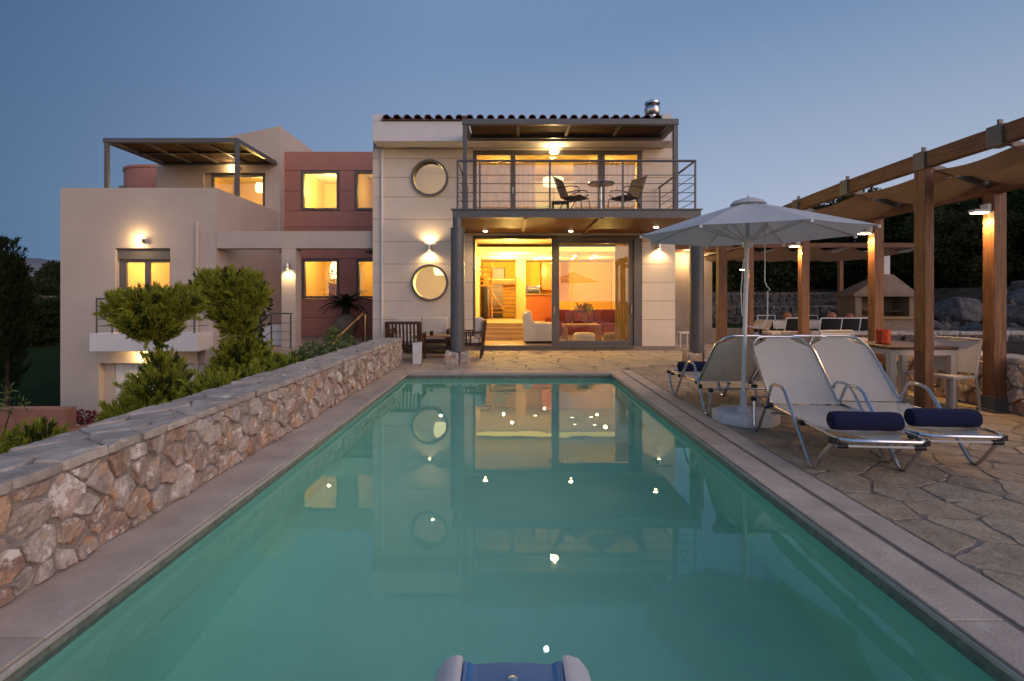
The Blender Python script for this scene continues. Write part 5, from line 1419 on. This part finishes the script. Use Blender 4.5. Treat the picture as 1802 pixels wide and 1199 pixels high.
def juniper_mesh(lobes, n_pl, per, plen, rng, up=1.0, wid=.012, lf=.075, spread=.020, splay=.30):
    """tufts: each plume is a tapering brush of narrow needles pointing outward and up"""
    P_, D_ = clump_points(lobes, n_pl, rng, .5)
    D_ = D_ + np.array([0, 0, up]) + rng.normal(scale=.18, size=D_.shape); D_ /= np.linalg.norm(D_, axis=1, keepdims=True)
    ln = plen * rng.uniform(.5, 1.5, n_pl)
    tpos = rng.random((n_pl, per)) ** .8
    C = P_[:, None, :] + D_[:, None, :] * (ln[:, None] * tpos)[..., None] + rng.normal(scale=spread, size=(n_pl, per, 3)) * (1.25 - tpos)[..., None]
    dd = D_[:, None, :] + rng.normal(scale=splay, size=(n_pl, per, 3))
    C = C.reshape(-1, 3); dd = dd.reshape(-1, 3)
    return blades(C, dd, lf * rng.uniform(.6, 1.3, len(C)), wid * rng.uniform(.7, 1.3, len(C)), rng)

def trunk(pts, rads, parent, name='trunk'): return MB().tube(pts, rads, 9).build(name, 'bark', parent, smooth='auto', world=True)

def juniper(label, x, y, z0, lobes_top, lobes_low, stem, seed, n1=520, n2=620):
    rng = np.random.default_rng(seed)
    t = thing('juniper', label, 'juniper', (x, y, z0), group='clipped junipers behind the stone wall')
    for nm, lb, n in (('crown', lobes_top, n1), ('lower_foliage', lobes_low, n2)):
        if not lb: continue
        V, F = juniper_mesh(lb, int(n * 1.2), 66, .145, rng)
        o = mesh_np(nm, V, F, 'juniper', t, True)
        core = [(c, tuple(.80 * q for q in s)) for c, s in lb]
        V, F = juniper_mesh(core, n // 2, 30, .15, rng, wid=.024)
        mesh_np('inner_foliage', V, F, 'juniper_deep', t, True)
    trunk(stem, [.06, .05, .045, .035, .03][:len(stem)], t)
    # a few bare limbs fanning into the crown
    top = Vector(stem[-1])
    for k in range(7):
        a = k * .9; e = top + Vector((math.cos(a) * .34, math.sin(a) * .34, .34))
        MB().tube([top - Vector((0, 0, .12)), top.lerp(e, .5) + Vector((0, 0, .02)), e], [.018, .012, .006], 6).build('limb', 'bark', t, world=True)
    return t
jx, jy = -4.87, 7.0
juniper('juniper clipped into a flat topped crown over a shaggy skirt, nearer the camera', jx, jy, -1.3,
        [((jx, jy, 1.18), (.36, .34, .14)), ((jx - .36, jy, 1.16), (.18, .22, .12)), ((jx + .36, jy + .05, 1.24), (.18, .22, .14)), ((jx, jy - .1, 1.00), (.30, .30, .14)), ((jx - .05, jy, 1.28), (.38, .34, .06)), ((jx + .02, jy, .84), (.17, .18, .10))],
        [((jx + .10, jy, .36), (.15, .20, .20)), ((jx + .10, jy, .06), (.34, .36, .26)), ((jx + .02, jy, -.34), (.54, .5, .36)), ((jx - .25, jy - .1, -.62), (.46, .45, .32)), ((jx + .36, jy - .1, -.30), (.36, .4, .30))],
        [(jx + .15, jy, -1.4), (jx + .12, jy, -.3), (jx + .10, jy, .4), (jx + .08, jy, .82)], 1)
kx, ky = -4.36, 8.0
juniper('taller juniper clipped in two tiers beside the flat topped one', kx, ky, -1.3,
        [((kx, ky, 1.50), (.36, .34, .18)), ((kx - .32, ky, 1.48), (.17, .2, .14)), ((kx + .28, ky, 1.38), (.19, .22, .26)), ((kx + .05, ky, 1.16), (.28, .26, .22)), ((kx + .12, ky, .90), (.18, .18, .14))],
        [((kx + .22, ky, .40), (.36, .36, .24)), ((kx + .22, ky, .04), (.46, .44, .34)), ((kx + .1, ky, -.4), (.50, .5, .36))],
        [(kx + .2, ky, -1.4), (kx + .18, ky, -.2), (kx + .16, ky, .5), (kx + .12, ky, 1.0)], 2)
juniper('low juniper bush filling the gap between the two clipped junipers', -3.75, 6.7, -1.2, None,
        [((-3.80, 6.6, -.02), (.34, .4, .30)), ((-3.62, 7.2, .02), (.32, .4, .26)), ((-3.9, 6.2, -.30), (.42, .4, .32)), ((-3.45, 7.9, .12), (.3, .4, .22))],
        [(-3.8, 6.6, -1.3), (-3.8, 6.6, -.4), (-3.78, 6.6, -.1)], 3, n2=520)
juniper('dark juniper bush low on the left in front of the terracotta wall', -5.55, 5.7, -1.6, None,
        [((-5.30, 5.7, -.32), (.22, .25, .2)), ((-5.45, 5.6, -.55), (.4, .4, .26)), ((-5.05, 5.8, -.6), (.34, .34, .2)), ((-5.7, 5.5, -.85), (.6, .5, .34))],
        [(-5.5, 5.7, -1.9), (-5.5, 5.7, -1.0), (-5.5, 5.7, -.6)], 4, n2=360)

def leafy(name, label, cat, base, lobes, n, lf, wid, m, seed, group=None, stem_r=.02, droop=-.1, limbs=6):
    rng = np.random.default_rng(seed)
    t = thing(name, label, cat, base, group=group)
    P_, D_ = clump_points(lobes, n, rng, .25)
    D_ = D_ + rng.normal(scale=.6, size=D_.shape) + np.array([0, 0, droop])
    V, F = blades(P_, D_, lf * rng.uniform(.6, 1.3, n), wid * rng.uniform(.7, 1.3, n), rng)
    mesh_np('foliage', V, F, m, t, True)
    for k in range(limbs):
        c = Vector(lobes[k % len(lobes)][0]); b_ = Vector(base)
        MB().tube([b_, b_.lerp(c, .5) + Vector((rng.normal() * .04, rng.normal() * .04, 0)), c], [stem_r, stem_r * .7, stem_r * .3], 6).build('stem', 'bark', t, world=True)
    return t
leafy('leafy_shrub', 'loose light green shrub spilling over the far end of the stone wall', 'shrub', (-3.5, 9.6, -.9),
      [((-3.42, 9.9, .55), (.14, .2, .26)), ((-3.2, 10.2, .42), (.12, .2, .2)), ((-3.65, 9.5, .32), (.3, .35, .22)), ((-3.5, 9.2, .15), (.35, .4, .25)), ((-3.15, 9.9, .28), (.22, .3, .2)), ((-3.85, 9.2, .18), (.2, .25, .2))],
      2600, .075, .04, 'leaf_fresh', 11, limbs=6)
leafy('sapling', 'thin pale sapling on the lawn edge at the far left', 'sapling', (-10.2, 10.2, -1.7),
      [((-10.2, 10.2, -.55), (.25, .2, .3)), ((-9.9, 10.2, -.75), (.25, .2, .14)), ((-10.45, 10.2, -.8), (.2, .2, .15))], 130, .13, .03, 'leaf_fresh', 12, limbs=3)
o = leafy('flower_bush', 'dark red flowering plant in the planter by the garage', 'flowers', (-9.35, 11.2, -1.4),
      [((-9.35, 11.2, -1.22), (.35, .2, .12)), ((-9.6, 11.1, -1.2), (.2, .15, .1))], 420, .07, .05, 'red_flower', 13, limbs=2)
leafy('leafy_shrub', 'small dark shrub with broad leaves behind the clipped junipers', 'shrub', (-6.0, 12.5, -.3),
      [((-6.35, 12.6, 1.55), (.22, .2, .22)), ((-6.1, 12.5, 1.25), (.25, .25, .2)), ((-6.45, 12.5, 1.1), (.2, .2, .2)), ((-6.25, 12.5, .7), (.3, .3, .4))], 420, .15, .07, 'leaf_dark', 14, limbs=4)

# cycad in its big jar
t = thing('potted_cycad', 'dark cycad palm in a big earthenware jar on the entrance porch', 'potted palm', (-5.30, 16.6, .056))
MB().lathe([(.17, 0), (.22, .04), (.36, .32), (.40, .5), (.34, .68), (.24, .76), (.27, .80), (.23, .80), (.2, .7)], (0, 0, 0), 24).build('jar', 'jar', t, smooth='auto')
MB().lathe([(.11, .7), (.14, .85), (.12, 1.08), (.05, 1.14)], (0, 0, 0), 14).build('trunk', 'bark', t, smooth='auto')
rg = random.Random(8)
for k in range(42):
    a = k * 2.399 + rg.uniform(-.2, .2); el = R(rg.uniform(12, 70)); L = rg.uniform(.75, .98)
    m_ = MB(); pts = []
    for i in range(9):
        s = i / 8 * L; ang = el - 1.25 * (i / 8) ** 1.4
        q = (pts[-1] + Vector((math.cos(a) * math.cos(ang), math.sin(a) * math.cos(ang), math.sin(ang))) * L / 8) if pts else Vector((0, 0, 1.08))
        pts.append(q)
    m_.tube(pts, .008, 4)
    side = Vector((-math.sin(a), math.cos(a), 0))
    for i in range(1, 9):
        for f in (0, .5):
            p = pts[i - 1].lerp(pts[i], f); d = (pts[i] - pts[i - 1]).normalized()
            for s in (-1, 1):
                e = (side * s + d * .55 - Vector((0, 0, .15))).normalized() * (.20 * math.sin(math.pi * min(.97, .12 + i / 9))); n_ = d * .022
                m_.add([p - n_, p + n_, p + e], [(0, 1, 2)])
    m_.build('frond', 'palm_leaf', t, recalc=False)

# trees
def crown_lobes(rng, r_, h, n, flat=.75):
    out = []
    for k in range(n):
        a = rng.uniform(0, 6.28); q = rng.uniform(.2, .8) * r_
        out.append(((q * math.cos(a), q * math.sin(a), h * rng.uniform(.14, .86)), (r_ * rng.uniform(.3, .5), r_ * rng.uniform(.3, .5), r_ * rng.uniform(.28, .46) * flat)))
    return out
def tree_proto(name, label, cat, r_, h, n_l, n, lf, m, seed, group):
    rng = np.random.default_rng(seed)
    t = thing(name, label, cat, group=group)
    lb = crown_lobes(rng, r_, h, n_l)
    P_, D_ = clump_points(lb, n, rng, .35)
    V, F = blades(P_, D_ + rng.normal(scale=.8, size=D_.shape), lf * rng.uniform(.6, 1.5, n), lf * .62 * rng.uniform(.7, 1.3, n), rng)
    mesh_np('crown', V, F, m, t)
    MB().tube([(0, 0, -.6), (.05, .03, h * .25), (-.04, .05, h * .5)], [.24, .19, .12], 9).build('trunk', 'bark', t, smooth='auto')
    for c, s in lb[:7]:
        MB().tube([(0, 0, h * .22), (c[0] * .5, c[1] * .5, h * .42), c], [.11, .07, .025], 6).build('limb', 'bark', t)
    return t
TG = 'dark trees on the bank behind the garden'
pr = [tree_proto('oak_tree', 'x', 'tree', 3.4, 6.6, 26, 21000, .24, 'leaf_dark', 31, TG), tree_proto('olive_tree', 'x', 'tree', 3.0, 5.6, 24, 20000, .20, 'leaf_olive', 32, TG), tree_proto('oak_tree', 'x', 'tree', 3.8, 7.2, 30, 24000, .25, 'leaf_dark', 33, TG)]
spots = [(11.3, 33, 0, .62, 'low dark tree nearest the house seen under the parasol'), (13.6, 34, 1, .75, 'olive tree seen between the parasol pole and the first post'), (16.6, 33.5, 0, .72, 'dark tree straight behind the dining table'),
         (19.0, 35.0, 1, .95, 'grey green olive tree above the dining chairs'), (21.4, 34, 2, .84, 'dark tree rising behind the barbecue chimney'), (24.4, 33, 0, 1.0, 'dark tree between the barbecue and the front timber post'),
         (27.0, 31, 2, .98, 'broad dark tree right of the front timber post'), (23.6, 26.5, 1, .80, 'olive tree low behind the boulders'), (29.5, 29, 0, 1.05, 'dark tree behind the tall lamp post'),
         (32.6, 31, 2, 1.10, 'dark tree at the far right edge of the garden'), (28.0, 24.0, 0, .92, 'nearest dark tree on the bank right of the lamp post'), (35.5, 27, 2, 1.0, 'tall dark tree outermost on the right')]
used = set()
for i, (x, y, k, s, lb) in enumerate(spots):
    z = ground_z(x, y) - .2
    if k not in used:
        o = pr[k]; used.add(k); o.location = (x, y, z); o.rotation_euler = (0, 0, i * 1.7); o.scale = (s, s, s); o['label'] = lb
    else: copy_tree(pr[k], (x, y, z), i * 1.7, lb, scale=(s, s, s))
# cypress and scrub trees at the far left
def cypress(label, x, y, z0, h, r_, seed):
    rng = np.random.default_rng(seed); t = thing('cypress_tree', label, 'cypress', (x, y, z0))
    lobes = [((x + rng.normal() * .06, y + rng.normal() * .06, z0 + h * (.12 + .86 * k / 9)), (r_ * (.55 + .6 * math.sin(math.pi * min(1, .25 + .75 * (1 - k / 9))) * (1 - (k / 9) ** 3 * .75)),) * 2 + (h * .10,)) for k in range(10)]
    V, F = juniper_mesh(lobes, 620, 40, .30, rng, up=1.9, wid=.035, lf=.13, spread=.04)
    mesh_np('crown', V, F, 'cypress', t, True)
    trunk([(x, y, z0 - .5), (x, y, z0 + h * .3)], [.09, .06], t)
cypress('slim dark cypress at the left edge of the garden', -15.7, 16, -1.9, 4.55, .44, 41)
SG = 'scrub trees on the slope at the left'
pb = tree_proto('scrub_tree', 'x', 'tree', 2.4, 4.2, 13, 11000, .20, 'leaf_dark', 51, SG)
sp = [(-27.5, 29.5, .80, 'rounded dark scrub tree between the cypress and the house'), (-30.2, 31, .84, 'broad dark scrub tree just behind the cypress'), (-34.0, 36.5, .9, 'dark scrub tree high on the left slope'), (-36.5, 33.0, .85, 'dark scrub tree left of the cypress'), (-38.5, 44.0, 1.0, 'farthest scrub tree on the left slope')]
for i, (x, y, s, lb) in enumerate(sp):
    z = ground_z(x, y) - .3
    if i == 0: pb.location = (x, y, z); pb.scale = (s, s, s * .9); pb['label'] = lb
    else: copy_tree(pb, (x, y, z), i * 2.1, lb, scale=(s, s, s * .9))

# undergrowth along the foot of the trees: nobody could count it
rng = np.random.default_rng(77)
lobes = []
for k in range(90):
    x = rng.uniform(10, 38); y = rng.uniform(30.8, 36) if x < 24 else rng.uniform(22, 34)
    lobes.append(((x, y, ground_z(x, y) + .5), (rng.uniform(.7, 1.4), rng.uniform(.6, 1.1), rng.uniform(.6, 1.3))))
P_, D_ = clump_points(lobes, 26000, rng, .3)
V, F = blades(P_, D_ + rng.normal(scale=.8, size=D_.shape), .24 * rng.uniform(.6, 1.5, len(P_)), .14 * rng.uniform(.7, 1.3, len(P_)), rng)
tag(mesh_np('undergrowth', V, F, 'leaf_dark'), 'dark undergrowth along the foot of the trees', 'undergrowth', kind='stuff')
